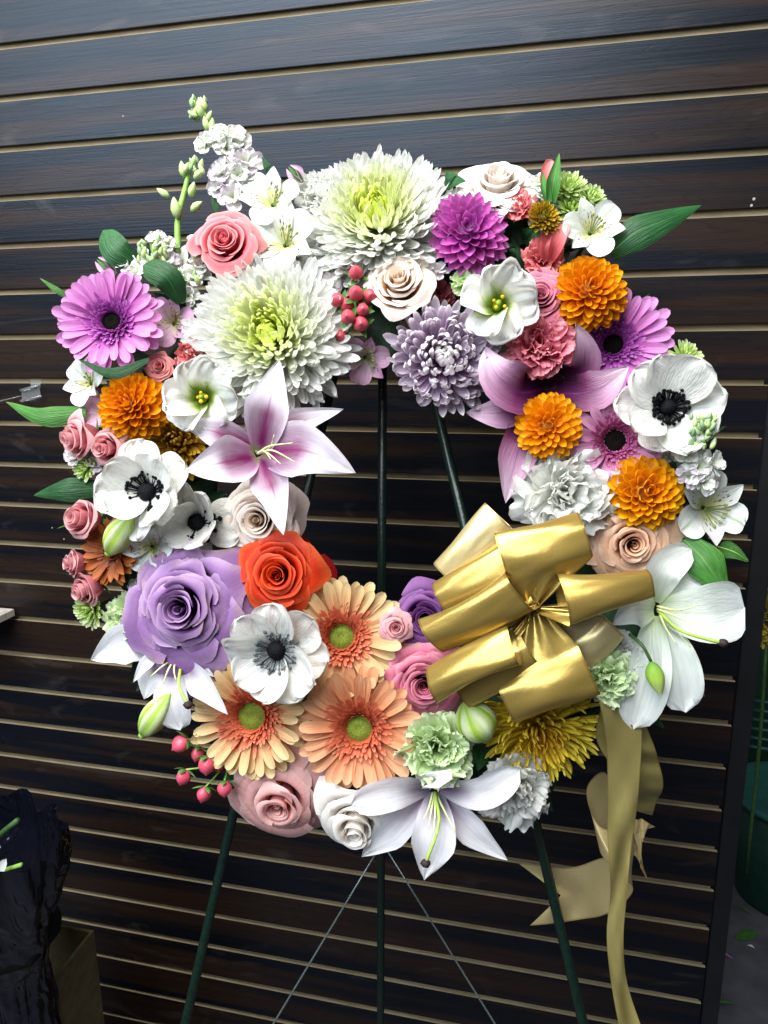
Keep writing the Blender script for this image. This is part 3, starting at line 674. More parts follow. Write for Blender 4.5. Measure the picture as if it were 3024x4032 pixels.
add(mum, 'chrysanthemum', 'bronze yellow chrysanthemum tucked under the orange dahlia and white lisianthus', 'chrysanthemum', 378, 955, 85, -18, MUMB, .1, -.1, .2, G_MUM, n=120, c0=(.5, .4, .4), c1=(1, 1, 1), seed=5, wid=.12, cup=1.3)
G_POM = 'small green button mums'
for i, (x, y, r, tx, ty, lb) in enumerate([
    (190, 1318, 44, -.35, -.25, 'small pale green button mum at lower left below pink rosebuds'),
    (180, 1008, 36, -.5, 0, 'small green button mum at left edge under the coral rosebuds'),
    (1486, 768, 42, .35, .45, 'small lime button mum behind the right white anemone'),
    (1228, 398, 48, .1, .7, 'pale green button mum beside the pink gladiolus bud, uppermost of three'),
    (1236, 445, 42, .1, .35, 'pale green button mum right beside the olive dahlia bud'),
    (1282, 425, 40, .5, .5, 'pale green button mum behind the white alstroemeria at upper right')]):
    add(mum, 'button_mum', lb, 'chrysanthemum', x, y, r, -8, MUMG, tx, ty, i, G_POM, n=60, c0=(.85, .95, .4), c1=(1, 1, 1), seed=10 + i, wid=.16, cpow=1.3, curl=.3, L0=.6, e1=-.1)

# dahlias
DK = [dict(), dict(n=96, wid=.29, e1=-.2, cup=.85), dict(n=104, wid=.40, e1=-.1, c1=(1.0, 1.14, 1.0), curl=.15), dict(n=150, wid=.31, deep=.5)]
for i, (x, y, r, d, tx, ty, lb) in enumerate([
    (1277, 622, 88, 8, 0, .22, 'orange ball dahlia at upper right below the white alstroemeria'),
    (1184, 920, 76, 20, -.1, .02, 'orange ball dahlia in front of the plum lily throat, smallest orange dahlia'),
    (1398, 1064, 88, 14, .05, .12, 'orange ball dahlia between white carnation and right hand alstroemeria'),
    (277, 874, 82, 14, 0, .12, 'orange ball dahlia on the left side beside the white lisianthus')]):
    add(ball, 'dahlia', lb, 'dahlia', x, y, r, d, ORANGE, tx, ty, i * 1.3, G_DAH, seed=20 + i, c0=(.92, .72, .6), **DK[i])
add(ball, 'dahlia', 'purple dahlia beside the top white chrysanthemum', 'dahlia', 1013, 494, 92, 12, PURPLE, .03, .04, 0, G_DAH, n=105, seed=25, tip='point', wid=.34, c0=(.7, .62, .75), cup=.8, e1=-.2)
add(ball, 'dahlia', 'small half open olive yellow dahlia bud at upper right', 'dahlia', 1177, 466, 40, 15, OLIVE, .15, .05, 0, G_DAH, n=70, seed=26, tip='point', wid=.30, c0=(.6, .7, .4), e1=.1, deep=.5)

# gerberas
def gb(lb, x, y, r, d, mat, fm, dm, tx, ty, **k):
    rt = bloom('gerbera', lb, 'gerbera', x, y, d, tx, ty, k.pop('spin', 0), G_GER); gerbera(rt, r * px(x, y, d), mat, fm, dm, **k)
gb('lilac gerbera with black centre at the left side of the wreath', 243, 696, 118, 10, LILAC, LILACF, DISCB, .10, .05, seed=1, n=25, wid=.215)
gb('lilac gerbera with black centre at right partly behind the plum lily', 1324, 745, 124, -34, LILAC, LILACF, DISCB, -.15, -.05, seed=2, n=26, wid=.20)
gb('pink gerbera with black centre between orange dahlias and white anemone', 1328, 952, 100, -6, PINKG, PINKF, DISCB, 0, -.05, seed=3, n=18, disc=.26, ring=.55, wid=.24)
gb('pale yellow peach gerbera with green centre nearest the open middle', 738, 1375, 138, -12, PEACH, PEACHF, DISCG, .12, .12, seed=4, n=24, disc=.20, wid=.20)
gb('peach gerbera with lime centre beside the left pale lily', 545, 1546, 134, -2, PEACH, PEACHF, DISCG, -.05, 0, seed=5, n=27, disc=.23, ring=.52, wid=.19)
gb('apricot gerbera with green centre above the white bottom rose', 776, 1572, 138, 4, PEACHO, PEACHF, DISCG, 0, 0, seed=6, n=26, disc=.21, ring=.52, wid=.20)
bz = bloom('bronze_daisy', 'bronze brown daisy behind the green lily bud at left', 'daisy', 245, 1192, 0, -.25, 0, 0)
gerbera(bz, 80 * px(245, 1192), BRONZE, BRONZE, DISCB, seed=7, n=20, disc=.2, ring=.4, rings=2, wid=.27, tips='point')

# anemones
add(anemone, 'anemone', 'white anemone with black centre above the lavender rose at left', 'anemone', 318, 1063, 104, 26, ANEM, -.05, .05, .4, G_ANE, seed=1, cenr=.36, elev=.5)
add(anemone, 'anemone', 'shaded white anemone tucked between another anemone and the cream garden rose', 'anemone', 425, 1128, 92, -6, ANEM, .1, .05, .4, G_ANE, seed=2, cenr=.38, elev=.5)
add(anemone, 'anemone', 'white anemone with grey black centre between lavender rose and peach gerberas', 'anemone', 598, 1406, 112, 30, ANEM, -.05, -.05, .9, G_ANE, seed=3, cenr=.34, stmat=1, elev=.25)
add(anemone, 'anemone', 'large white anemone with black centre at the right edge of the wreath', 'anemone', 1444, 880, 112, 22, ANEM, .0, .0, .2, G_ANE, seed=4, cenr=.28, elev=.3)

# lisianthus
add(lisianthus, 'lisianthus', 'white lisianthus with green throat beside the left orange dahlia', 'lisianthus', 432, 856, 80, 30, LISI, .15, -.05, 0, G_LIS, seed=1)
add(lisianthus, 'lisianthus', 'white lisianthus with green throat between purple dahlia and pink carnation', 'lisianthus', 1078, 650, 84, 28, LISI, 0, .02, 1, G_LIS, seed=2)

# roses
ROSES = [
 ('coral pink rose at upper left between alstroemeria and stock', 488, 526, 78, 8, R_PINK, 0, .14, {}),
 ('large wrinkled lavender rose at lower left, biggest rose of the wreath', 398, 1312, 136, 22, R_LAV, .02, 0, dict(kind='full', point=.30, roll=1.3, slope=.62)),
 ('orange red rose beside the cream garden rose', 603, 1242, 88, 14, R_ORG, -.02, .03, {}),
 ('dark red rose showing its petals behind the orange rose', 612, 1232, 96, -22, R_RED, .25, .1, dict(kind='open')),
 ('cream rose with peach heart under the top white chrysanthemum', 862, 616, 76, 5, R_CRM, 0, .22, dict(H=1.25, kind='open', slope=.45)),
 ('ivory rose facing up at the top right of the wreath', 1075, 400, 98, -18, R_IVO, .02, .62, dict(roll=1.0, slope=.6)),
 ('dusky pink rose between white lisianthus and orange dahlia', 1168, 642, 66, -2, R_MAU, -.12, .05, dict(kind='full')),
 ('dusky pink rose touching the lower left of the gold bow', 914, 1478, 86, -4, R_MAU, .1, .02, dict(kind='full')),
 ('purple rose half hidden by the gold bow', 918, 1335, 76, -16, R_PUR, .08, .05, {}),
 ('peach rose between the gold bow and orange dahlia', 1366, 1174, 98, -2, R_PEA, -.1, -.1, dict(kind='full', roll=1.3)),
 ('cream garden rose with peach heart under the stargazer lily', 562, 1122, 98, -4, R_CRM, -.05, -.08, dict(kind='full')),
 ('large pale pink rose at the bottom left facing down', 606, 1726, 112, -16, R_PAL, 0, -.40, dict(point=.16, roll=1.7, slope=.7)),
 ('white rose at the bottom beside the pale pink rose', 772, 1766, 92, 0, R_IVO, -.02, -.45, dict(kind='open', H=1.3, roll=1.3)),
 ('tiny pink spray rose between peach gerbera and purple rose', 856, 1356, 38, 0, R_BUD, 0, .05, dict(kind='open')),
 ('small coral spray rose between lilac gerbera and pink carnation', 345, 792, 34, -4, C_COR, 0, 0, dict(kind='open'))]
for i, (lb, x, y, r, d, mt, tx, ty, k) in enumerate(ROSES):
    add(rose, 'rose', lb, 'rose', x, y, r, d, mt, tx, ty, i * .9, G_ROSE, seed=40 + i, **k)
BUDS = [
 ('coral rosebud pointing left under the left orange dahlia', 185, 945, 50, 0, R_BUD, -.75, -.25),
 ('coral rosebud between orange dahlia and white anemone', 243, 968, 46, 0, R_BUD, -.25, -.15),
 ('pink rosebud with cream edge above the bronze daisy', 190, 1122, 48, 2, R_BUD, -.45, .1),
 ('small pink rosebud pointing left, middle one beside the bronze daisy', 172, 1216, 34, -4, R_BUD, -1.1, 0),
 ('pink rosebud below the bronze daisy', 198, 1268, 42, -6, R_BUD, -.7, -.4)]
for i, (lb, x, y, r, d, mt, tx, ty) in enumerate(BUDS):
    add(rosebud, 'rosebud', lb, 'rosebud', x, y, r * 1.25, d, mt, tx, ty, i, 'pink rosebuds along the left side', seed=70 + i)

# carnations
CARN = [
 ('white carnation above the gold bow', 1224, 1066, 108, 4, C_WHT, -.05, .05, {}),
 ('pink carnation cupped by the plum lily', 1165, 742, 76, 2, C_PINK, .0, .1, {}),
 ('coral carnation beside the left white chrysanthemum', 422, 768, 52, -10, C_COR, -.05, .05, {}),
 ('white carnation between the two big white chrysanthemums', 706, 560, 72, -22, C_WHT, 0, .1, {}),
 ('pale green carnation at the bottom above the pale lily', 942, 1622, 84, 22, C_GRN, 0, -.05, dict(n=40)),
 ('pale green carnation at left beside the lavender rose', 276, 1336, 60, -6, C_GRN, -.2, 0, dict(n=40)),
 ('white carnation at the bottom right below the yellow chrysanthemum', 1112, 1712, 88, -8, C_WHT, .05, -.35, {}),
 ('white carnation tucked left of the top chrysanthemum', 688, 412, 58, -24, C_WHT, -.1, .3, dict(n=40)),
 ('salmon pink carnation bud beside the purple dahlia', 1118, 440, 40, -4, C_COR, -.05, .25, dict(n=26)),
 ('salmon pink frilled flower under the olive dahlia bud', 1172, 556, 46, -12, C_COR, 0, .2, dict(n=26)),
 ('wine red carnation behind the cream rose', 940, 640, 46, -26, C_RED, .1, .1, dict(n=30)),
 ('small lime green frilled flower beside the upper right lisianthus', 1003, 606, 32, -2, C_GRN, -.1, .2, dict(n=16)),
 ('pale green double lisianthus beside the gold bow', 1312, 1468, 62, 22, C_GRN, -.1, -.1, dict(n=44)),
 ('whitish green lisianthus above the pale green double one', 1352, 1412, 48, 10, C_WHT, .1, .1, dict(n=30))]
for i, (lb, x, y, r, d, mt, tx, ty, k) in enumerate(CARN):
    isl = 'lisianthus' in lb and 'double' in lb or lb.startswith('whitish')
    add(carnation, 'double_lisianthus' if isl else 'carnation', lb, 'lisianthus' if isl else 'carnation', x, y, r, d, mt, tx, ty, i * 1.1, G_LIS if isl else G_CARN, seed=90 + i, **k)

# alstroemerias
ALS = [
 ('white alstroemeria at upper left, upper of two', 582, 425, 74, -10, ALW, ALWS, 0, .15, .3),
 ('white flecked alstroemeria above the left white chrysanthemum', 606, 512, 88, 0, ALW, ALWS, -.05, .1, .5),
 ('white flecked alstroemeria at upper right beside the long leaf', 1282, 490, 74, 5, ALW, ALWS, .05, .05, .9),
 ('white flecked alstroemeria at the far right edge', 1540, 1096, 90, -2, ALW, ALWS, .2, 0, -.5),
 ('white flecked alstroemeria under the lilac gerbera at far left', 178, 824, 58, -12, ALW, ALWS, -.3, 0, .3),
 ('mauve pink alstroemeria between lilac gerbera and white chrysanthemum', 366, 692, 62, -14, ALP, ALPS, 0, 0, .2),
 ('pale pink alstroemeria left of the coral pink rose', 385, 574, 54, -18, ALP, ALW, 0, .2, .2),
 ('pale pink alstroemeria hanging into the open middle of the wreath', 788, 778, 60, -25, ALP, ALPS, .1, -.5, .2),
 ('white flecked alstroemeria above the lavender rose', 318, 1184, 62, 18, ALW, ALWS, 0, -.1, .1),
 ('lilac alstroemeria behind the left white anemone', 222, 1030, 56, -12, ALP, ALPS, -.3, 0, .4),
 ('lilac alstroemeria behind the left orange dahlia', 208, 890, 50, -16, ALP, ALP, -.3, -.1, .4)]
for i, (lb, x, y, r, d, m1, m2, tx, ty, sp) in enumerate(ALS):
    add(lambda rt, R, seed: alstro(rt, R, m1, m2, seed), 'alstroemeria', lb, 'alstroemeria', x, y, r, d, None, tx, ty, sp, G_ALS, seed=110 + i)

# ---- lilies, petal by petal
THROAT = plain_mat('plum_throat', '1c0418', '3a0c34', scale=60, rough=.6)
def lily(label, cx, cy, d, petals, mat, fil=(), pistil=None, group='lilies in the wreath', default_cup=.55, throat=0):
    rt = root_at('lily', label, 'lily', at(cx, cy, d), group=group)
    if throat:
        R = throat * px(cx, cy, d); x = U; A = Matrix([[U[i], V[i], N[i], 0] for i in range(3)] + [[0, 0, 0, 1]])
        obj('throat', lathe_mesh('throat', [(R * .1, -.05), (R * .5, -.046), (R * .8, -.034), (R * 1.0, -.016), (R * 1.02, -.015), (R * .97, -.0165), (R * .6, -.030), (R * .2, -.036)], THROAT, 18), rt, A)
    for i, pt in enumerate(petals):
        pts, wpx = pt[0], pt[1]; k = dict(pt[2]) if len(pt) > 2 else {}
        k.setdefault('cup', default_cup); k.setdefault('seed', i); k.setdefault('ruf', .05)
        build_path(rt, 'petal', P3(*pts), wpx * px(cx, cy, d), k.pop('mat', mat), **k)
    for f in fil:
        build_tube(rt, 'stamen', P3(*f), [.0014, .0011, .0005], FILM)
    if pistil:
        build_tube(rt, 'pistil', P3(*pistil), [.0019, .0016, .0020], PISM)
        e = at(*pistil[-1]); o = np.array(rt.location)
        obj('stigma', lathe_mesh('stigma', [(.001, -.004), (.0042, -.002), (.0052, .001), (.003, .004), (.0005, .0045)], STIG, 9, .3), rt, Matrix.Translation(Vector(e - o)))
    return rt
FILM = plain_mat('pale_green_filament', 'b7c07c', 'd4d8a4', scale=200, rough=.5)
PISM = plain_mat('lime_pistil', '8fb13a', 'a8c455', scale=200, rough=.4)
STIG = plain_mat('dark_stigma', '1a1014', '35201f', scale=400, rough=.7)
lily('pink and white stargazer lily, open wide at the inner left of the wreath', 560, 978, 25, [
    ([(548, 968, 5), (690 - 60, 918, 14), (742, 884, 8)], 70, {}),
    ([(552, 965, 5), (480, 938, 25), (391, 912, 20)], 72, {}),
    ([(562, 975, 8), (580, 880, 48), (604, 776, 52)], 104, dict(p=.55)),
    ([(562, 985, 8), (592, 1065, 42), (613, 1156, 45)], 92, dict(p=.45)),
    ([(552, 985, 10), (478, 1000, 52), (400, 1017, 48)], 112, dict(p=.45, cup=.6)),
    ([(568, 980, 10), (665, 975, 52), (769, 1022, 44)], 126, dict(p=.5))], LILYP,
    [[(556, 980, 15), (590, 962, 60), (632, 957, 75)], [(556, 980, 15), (595, 975, 62), (637, 998, 78)], [(556, 980, 15), (580, 980, 55), (606, 1002, 72)],
     [(556, 980, 15), (585, 965, 50), (592, 940, 70)], [(556, 980, 15), (575, 978, 55), (585, 992, 66)]], [(556, 978, 15), (578, 962, 55), (596, 968, 80)][:0] or None)
lily('plum and lilac lily with dark throat at the inner right of the wreath', 1180, 848, 0, [
    ([(1190, 842, -30), (1258, 798, -4), (1262, 750, 14), (1243, 698, 26)], 74, dict(cup=.8, base=.7, p=.6)),
    ([(1192, 850, -30), (1290, 842, 6), (1358, 792, 4)], 92, dict(cup=.6, p=.6, base=.7)),
    ([(1168, 860, -30), (1080, 892, -5), (1006, 892, -14)], 78, dict(p=.6, base=.7)),
    ([(1190, 865, -30), (1255, 925, -5), (1284, 990, -5)], 66, dict(base=.7)),
    ([(1162, 870, -30), (1118, 980, -2), (1092, 1087, -14)], 88, dict(p=.6, base=.7)),
    ([(1174, 840, -30), (1112, 842, 12), (1072, 808, 22), (1048, 748, 10)], 118, dict(p=.6, cup=.8, base=.8))], LILYD, throat=58)
lily('pale lilac lily hanging open at the very bottom of the wreath', 940, 1708, 5, [
    ([(950, 1702, 0), (1040, 1712, 25), (1122, 1660, 28)], 74, dict(tip='round', p=.6)),
    ([(930, 1702, 0), (862, 1710, 28), (758, 1738, 35)], 74, dict(tip='round', p=.6)),
    ([(925, 1712, 0), (850, 1790, 12), (781, 1850, 8)], 78, dict(p=.6)),
    ([(955, 1715, 0), (1015, 1790, 12), (1096, 1857, 5)], 68, {}),
    ([(940, 1712, 0), (938, 1800, 28), (916, 1900, 20)], 98, dict(p=.55)),
    ([(940, 1700, 5), (944, 1682, 32), (946, 1700, 48)], 80, dict(cup=.3, nv=8, tip='blunt'))], LILYV,
    [[(938, 1715, 12), (932, 1750, 30), (925, 1790, 42)], [(938, 1715, 12), (940, 1755, 30), (936, 1800, 44)], [(942, 1715, 12), (962, 1755, 30), (985, 1800, 40)], [(935, 1712, 12), (926, 1745, 30), (915, 1772, 40)]],
    [(940, 1712, 12), (948, 1780, 42), (919, 1866, 45)])
lily('pale grey lilac lily drooping below the lavender rose at lower left', 372, 1425, -5, [
    ([(365, 1418, -8), (290, 1388, 4), (198, 1424, 0)], 92, dict(p=.6)),
    ([(360, 1425, -8), (330, 1460, 2), (312, 1510, 0)], 70, {}),
    ([(395, 1425, -8), (432, 1440, 10), (464, 1462, 12)], 36, dict(ruf=.1)),
    ([(355, 1400, 2), (318, 1430, 14), (288, 1474, 16)], 30, {}),
    ([(395, 1432, 0), (440, 1482, 28), (492, 1544, 32)], 62, {}),
    ([(375, 1430, -8), (372, 1510, 16), (390, 1577, 8)], 80, dict(tip='round', p=.6))], LILYV,
    [[(372, 1425, 8), (350, 1440, 22), (325, 1462, 28)], [(375, 1428, 8), (362, 1450, 24), (352, 1478, 30)], [(380, 1428, 8), (376, 1450, 24), (380, 1470, 30)]],
    [(390, 1440, 10), (388, 1485, 34), (406, 1524, 40)])
lily('large white lily at the right edge beside the gold bow', 1420, 1318, 5, [
    ([(1420, 1300, -5), (1475, 1252, 5), (1540, 1236, -5)], 84, {}),
    ([(1412, 1300, -5), (1436, 1225, 18), (1492, 1186, 12)], 84, dict(tip='round', cup=.8)),
    ([(1425, 1318, -5), (1510, 1325, 18), (1606, 1312, 5)], 136, dict(p=.68, tip='round')),
    ([(1412, 1318, 0), (1360, 1322, 25), (1322, 1350, 28)], 84, dict(cup=.6)),
    ([(1424, 1330, -5), (1458, 1430, 14), (1480, 1538, 5)], 98, dict(p=.6, tip='round', ruf=.07)),
    ([(1412, 1330, -5), (1400, 1450, 16), (1366, 1576, 8)], 102, dict(p=.62, tip='round'))], LILYW,
    [[(1420, 1310, 5), (1470, 1318, 30), (1510, 1306, 42)], [(1420, 1316, 5), (1462, 1332, 30), (1500, 1348, 42)], [(1424, 1322, 5), (1440, 1360, 28), (1462, 1392, 36)], [(1424, 1322, 5), (1460, 1362, 28), (1492, 1398, 36)]],
    [(1422, 1320, 5), (1470, 1362, 38), (1562, 1390, 40)])

# lily buds: six ridged tepals closed to a point
def lily_bud(label, p0, p1, wpx, d, sm=False):
    a, b = at(*p0), at(*p1); L = np.linalg.norm(b - a); z = unit(b - a); R = wpx / 2 * px(p0[0], p0[1], d)
    rt = root_at('lily_bud', label, 'lily bud', a, z, group='green lily buds')
    obj('calyx', lathe_mesh('calyx', [(R * .12, -L * .03), (R * .3, L * .0), (R * .26, L * .05), (R * .1, L * .07)], STEM, 8), rt)
    for i in range(6):
        lay = i % 2; me = grid_mesh('petal', np.zeros((11, 7, 3)), LBUD)
        P = np.zeros((11, 7, 3))
        for j in range(11):
            v = j / 10; r = R * (math.sin(min(v * 1.02, 1) * PI) ** .62 * (1 - .18 * v) + .03) * (1.03 if lay else .97)
            for k in range(7):
                u = -1 + k / 3; th = i * PI / 3 + u * .68; rr = r * (1 + .07 * math.exp(-(u / .4) ** 2) - .05 * abs(u))
                P[j, k] = (rr * math.cos(th), rr * math.sin(th), v * L)
        obj('petal', grid_mesh('petal', P, LBUD), rt)
        bpy.data.meshes.remove(me)
    build = rt
    return build
lily_bud('green and white lily bud in front of the bronze daisy', (234, 1197, 18), (284, 1112, 40), 60, 20)
lily_bud('green and white lily bud at lower left below the pale lily', (306, 1590, 0), (368, 1498, 16), 58, 5)
lily_bud('fat green striped lily bud under the gold bow', (1052, 1596, 10), (1002, 1515, 26), 92, 15)

# lisianthus bud hanging over the white lily
lb_ = root_at('lisianthus_bud', 'closed green lisianthus bud on a dark stem over the white lily', 'bud', at(1372, 1378, 30))
build_tube(lb_, 'stem', P3((1360, 1370, 20), (1388, 1395, 34), (1406, 1428, 34)), [.0018, .0018], STEMD)
for i in range(5):
    a0 = np.array([0, 0, 0]); o = np.array(lb_.location); base_p = at(1406, 1428, 34); tip_p = at(1427, 1500, 34); z = unit(tip_p - base_p); L = np.linalg.norm(tip_p - base_p)
    x_ = unit(np.cross(z, N)); y_ = np.cross(z, x_); P = np.zeros((9, 5, 3))
    for j in range(9):
        v = j / 8; r = .0095 * (math.sin(min(v * 1.0, .97) * PI) ** .7 * (1 - .35 * v) + .08)
        for k in range(5):
            th = i * 1.2566 + (-1 + k / 2) * .72 + v * .8; rr = r * (1 + .08 * (1 - abs(-1 + k / 2)))
            P[j, k] = base_p - o + x_ * rr * math.cos(th) + y_ * rr * math.sin(th) + z * v * L
    obj('petal', grid_mesh('petal', P, petal_mat('bud_green', [(0, '5c8a2c'), (.5, '9cc048'), (1, 'd2dc90')], trans=.1) if i == 0 else bpy.data.materials['bud_green']), lb_)

# gladiolus bud
gl = root_at('gladiolus_bud', 'pink gladiolus bud in a green sheath at the top right', 'bud', at(1187, 430, 0))
for pts, wp, mt in (([(1186, 430, -8), (1178, 390, -2), (1190, 344, 0)], 34, C_COR), ([(1184, 428, -10), (1192, 390, -6), (1196, 350, -6)], 32, C_COR)):
    build_path(gl, 'petal', P3(*pts), wp * px(1187, 400), mt, cup=1.3, tip='blunt', ruf=.06)
for pts, wp in (([(1190, 438, 0), (1196, 390, 8), (1208, 330, 2)], 36), ([(1186, 438, 2), (1176, 405, 4), (1172, 370, 0)], 24)):
    build_path(gl, 'sheath', P3(*pts), wp * px(1187, 400), LEAFM, cup=1.0, base=.6, p=.35)
gb2 = root_at('gladiolus_bud', 'salmon gladiolus bud below the white alstroemeria at upper right', 'bud', at(1190, 560, -5))
for pts, wp in (([(1185, 565, -10), (1188, 525, 2), (1208, 482, 0)], 44), ([(1190, 565, -8), (1204, 525, 6), (1222, 480, 4)], 36), ([(1180, 565, -8), (1176, 530, 2), (1182, 500, 0)], 34)):
    build_path(gb2, 'petal', P3(*pts), wp * px(1187, 500), C_COR, cup=1.0, tip='blunt', ruf=.05)

# ---- stock spikes
def floret(rt, x, y, d, r, mat, tx, ty, seed):
    rg = np.random.RandomState(seed); z = unit(N + tx * U + ty * V); R = r * 1.2 * px(x, y, d); o = Vector(at(x, y, d)) - rt.location
    xx = unit(U - np.dot(U, z) * z); yy = np.cross(z, xx); Rt = Matrix([[xx[i], yy[i], z[i], o[i]] for i in range(3)] + [[0, 0, 0, 1]])
    for i in range(8):
        me = petal(mat, L=R, W=R * .9, base=.2, p=.7, tip='blunt', cup=.5, bend=-.2, curl=-.4, ruf=.10, rn=2, serr=.06, seed=seed * 8 + i, nu=8, nv=6)
        obj('petal', me, rt, Rt @ radial(i * GOLD + rg.rand() * .4, lerp(.3, 1.1, i / 7), 0, -R * .2, rg.randn() * .3, lerp(1, .7, i / 7)))
bud_me = lathe_mesh('bud', [(.10, -.55), (.28, -.32), (.34, .0), (.27, .32), (.15, .55), (.04, .72)], BUDG, 8, .12)
bud_me2 = lathe_mesh('bud', [(.10, -.55), (.28, -.32), (.34, .0), (.27, .32), (.15, .55), (.04, .72)], BUDD, 8, .12)
def budat(rt, x, y, d, r, tx, ty, me):
    z = unit(.35 * N + tx * U + ty * V); R = r * 2 * px(x, y, d); o = Vector(at(x, y, d)) - rt.location
    xx = unit(np.cross([.3, .2, .9], z)); yy = np.cross(z, xx)
    obj('bud', me, rt, Matrix([[xx[i], yy[i], z[i], o[i]] for i in range(3)] + [[0, 0, 0, 1]]) @ Matrix.Scale(R, 4))
def stock(label, stem, buds, florets, seed):
    rt = root_at('stock_spike', label, 'stock flower', at(*stem[0]), group='stock spikes')
    build_tube(rt, 'stem', P3(*stem), [.0042, .0026], STEM, 8)
    for (x, y, d, r, tx, ty, k) in buds: budat(rt, x, y, d, r, tx, ty, bud_me if k else bud_me2)
    for i, (x, y, d, r, tx, ty, mt) in enumerate(florets): floret(rt, x, y, d, r, mt, tx, ty, seed + i)
    return rt
rr_ = random.Random(8)
def tuft(cx, cy, d, sx, sy, n, r):
    return [(cx + rr_.uniform(-sx, sx), cy + rr_.uniform(-sy, sy), d + rr_.uniform(-4, 6), r * rr_.uniform(.7, 1.2), rr_.uniform(-.6, .6), rr_.uniform(.2, 1.2), rr_.random() < .45) for _ in range(n)]
stock('tall white stock spike rising at the upper left', [(520, 500, -30), (500, 390, -28), (470, 300, -24), (428, 226, -22)],
      tuft(428, 234, -20, 16, 18, 16, 10) + [(452, 252, -18, 9, .5, .8, 1), (445, 268, -18, 11, -.2, 1, 1), (458, 272, -18, 11, .2, 1, 1), (418, 248, -18, 9, -.9, .4, 1)],
      [(470, 300, -18, 34, -.1, .3, STOCKW), (505, 296, -18, 32, .5, .4, STOCKW), (440, 312, -18, 26, -.7, 0, STOCKW), (488, 320, -16, 30, .1, -.2, STOCKW), (530, 350, -20, 36, .4, .3, STOCKP), (478, 372, -20, 34, -.5, .2, STOCKP), (515, 380, -18, 32, .1, 0, STOCKW), (500, 425, -20, 36, -.2, -.1, STOCKP), (540, 410, -24, 32, .3, 0, STOCKW), (470, 405, -22, 26, -.4, 0, STOCKP)], 200)
stock('slender stock spike of closed green buds at the upper left', [(384, 545, -20), (385, 470, -18), (402, 400, -18), (412, 352, -18)],
      tuft(420, 360, -14, 18, 16, 14, 8) + [(395, 368, -14, 13, -.1, 1, 1), (354, 418, -14, 12, -.9, .6, 1), (415, 412, -12, 13, .3, .6, 1), (423, 447, -14, 13, .9, .5, 1), (380, 452, -10, 17, -.1, 1, 1), (428, 378, -12, 12, .6, .3, 1), (420, 545, -14, 14, .1, 1, 1)],
      [(424, 522, -16, 20, .2, .4, STOCKW)], 230)
stock('stubby white stock cluster between long leaf and lilac gerbera', [(345, 620, -20), (335, 560, -16), (325, 515, -14)],
      tuft(325, 540, -10, 34, 24, 22, 9), [(338, 518, -10, 24, 0, .6, STOCKW), (362, 528, -12, 22, .4, .4, STOCKW), (318, 562, -14, 24, -.5, 0, STOCKW), (360, 560, -14, 24, .3, 0, STOCKP)], 250)
stock('white stock florets left of the upper white chrysanthemum petals', [(415, 650, -25), (412, 610, -20), (420, 575, -18)],
      tuft(405, 600, -12, 22, 14, 8, 8), [(420, 595, -14, 30, .2, .3, STOCKW), (395, 618, -14, 28, -.3, 0, STOCKW), (430, 575, -14, 24, .3, .4, STOCKW), (405, 640, -14, 24, 0, -.3, STOCKW)], 260)
stock('white and green stock spike at the right edge below the anemone', [(1480, 1060, -20), (1505, 990, 8), (1520, 920, 32)],
      tuft(1518, 916, 38, 26, 20, 40, 7.5) + tuft(1518, 952, 32, 24, 16, 20, 8),
      [(1485, 985, 22, 32, -.3, .1, STOCKW), (1540, 1000, 22, 32, .6, .2, STOCKW), (1510, 1010, 22, 32, .1, 0, STOCKW), (1520, 1042, 22, 30, .3, -.2, STOCKW), (1488, 1030, 22, 28, -.3, -.2, STOCKP)], 270)

# ---- hypericum sprigs
berry_pr = [(.15, -.95), (.62, -.72), (.90, -.25), (.92, .2), (.66, .68), (.28, .93), (.05, 1.15)]
def sprig(label, hub, berries, mat, ax):
    rt = root_at('hypericum_sprig', label, 'berry sprig', at(*hub), group='hypericum sprigs')
    me = lathe_mesh('berry', berry_pr, mat, 12, .02, 3)
    lf = petal(SEPMAT, L=1.5, W=.9, base=.5, p=.4, tip='point', cup=.5, bend=.5, nu=4, nv=5)
    for i, (x, y, d, r, tx, ty) in enumerate(berries):
        z = unit(ax * N + tx * U + ty * V); p = at(x, y, d); R = r * px(x, y, d); o = p - np.array(rt.location)
        xx = unit(np.cross([.3, .2, .9], z)); yy = np.cross(z, xx)
        A = Matrix([[xx[k], yy[k], z[k], o[k]] for k in range(3)] + [[0, 0, 0, 1]]) @ Matrix.Scale(R, 4)
        obj('berry', me, rt, A)
        for q in range(4): obj('sepal', lf, rt, A @ radial(q * 1.57 + i, .15, .35, -1.0))
        build_tube(rt, 'twig', [at(*hub), (at(*hub) + p) / 2 - N * .004, p - z * R * .9], [.0012, .001], STEM, 5, 6)
sprig('cluster of coral hypericum berries between the big mums and cream rose', (765, 690, -25),
      [(769, 589, 12, 17, 0, .3), (769, 634, 18, 18, 0, .1), (799, 640, 8, 17, .3, 0), (729, 648, 8, 17, -.4, .1), (750, 660, 4, 16, -.2, 0), (784, 669, 14, 15, .1, -.1), (752, 685, 18, 17, -.1, -.1), (780, 700, 10, 18, .1, -.2), (738, 726, -5, 15, -.3, -.3)], BERRYD, 1.0)
sprig('sprig of pink hypericum berries hanging at the lower left', (490, 1640, -15),
      [(391, 1607, 2, 20, -.7, -.5), (447, 1652, 6, 20, 0, -1), (396, 1678, 8, 17, -.3, -1), (440, 1715, 8, 17, -.2, -1), (485, 1703, 4, 17, .1, -1), (427, 1628, -8, 16, -.2, -.8), (472, 1648, -12, 18, 0, -.8)], BERRY, .25)

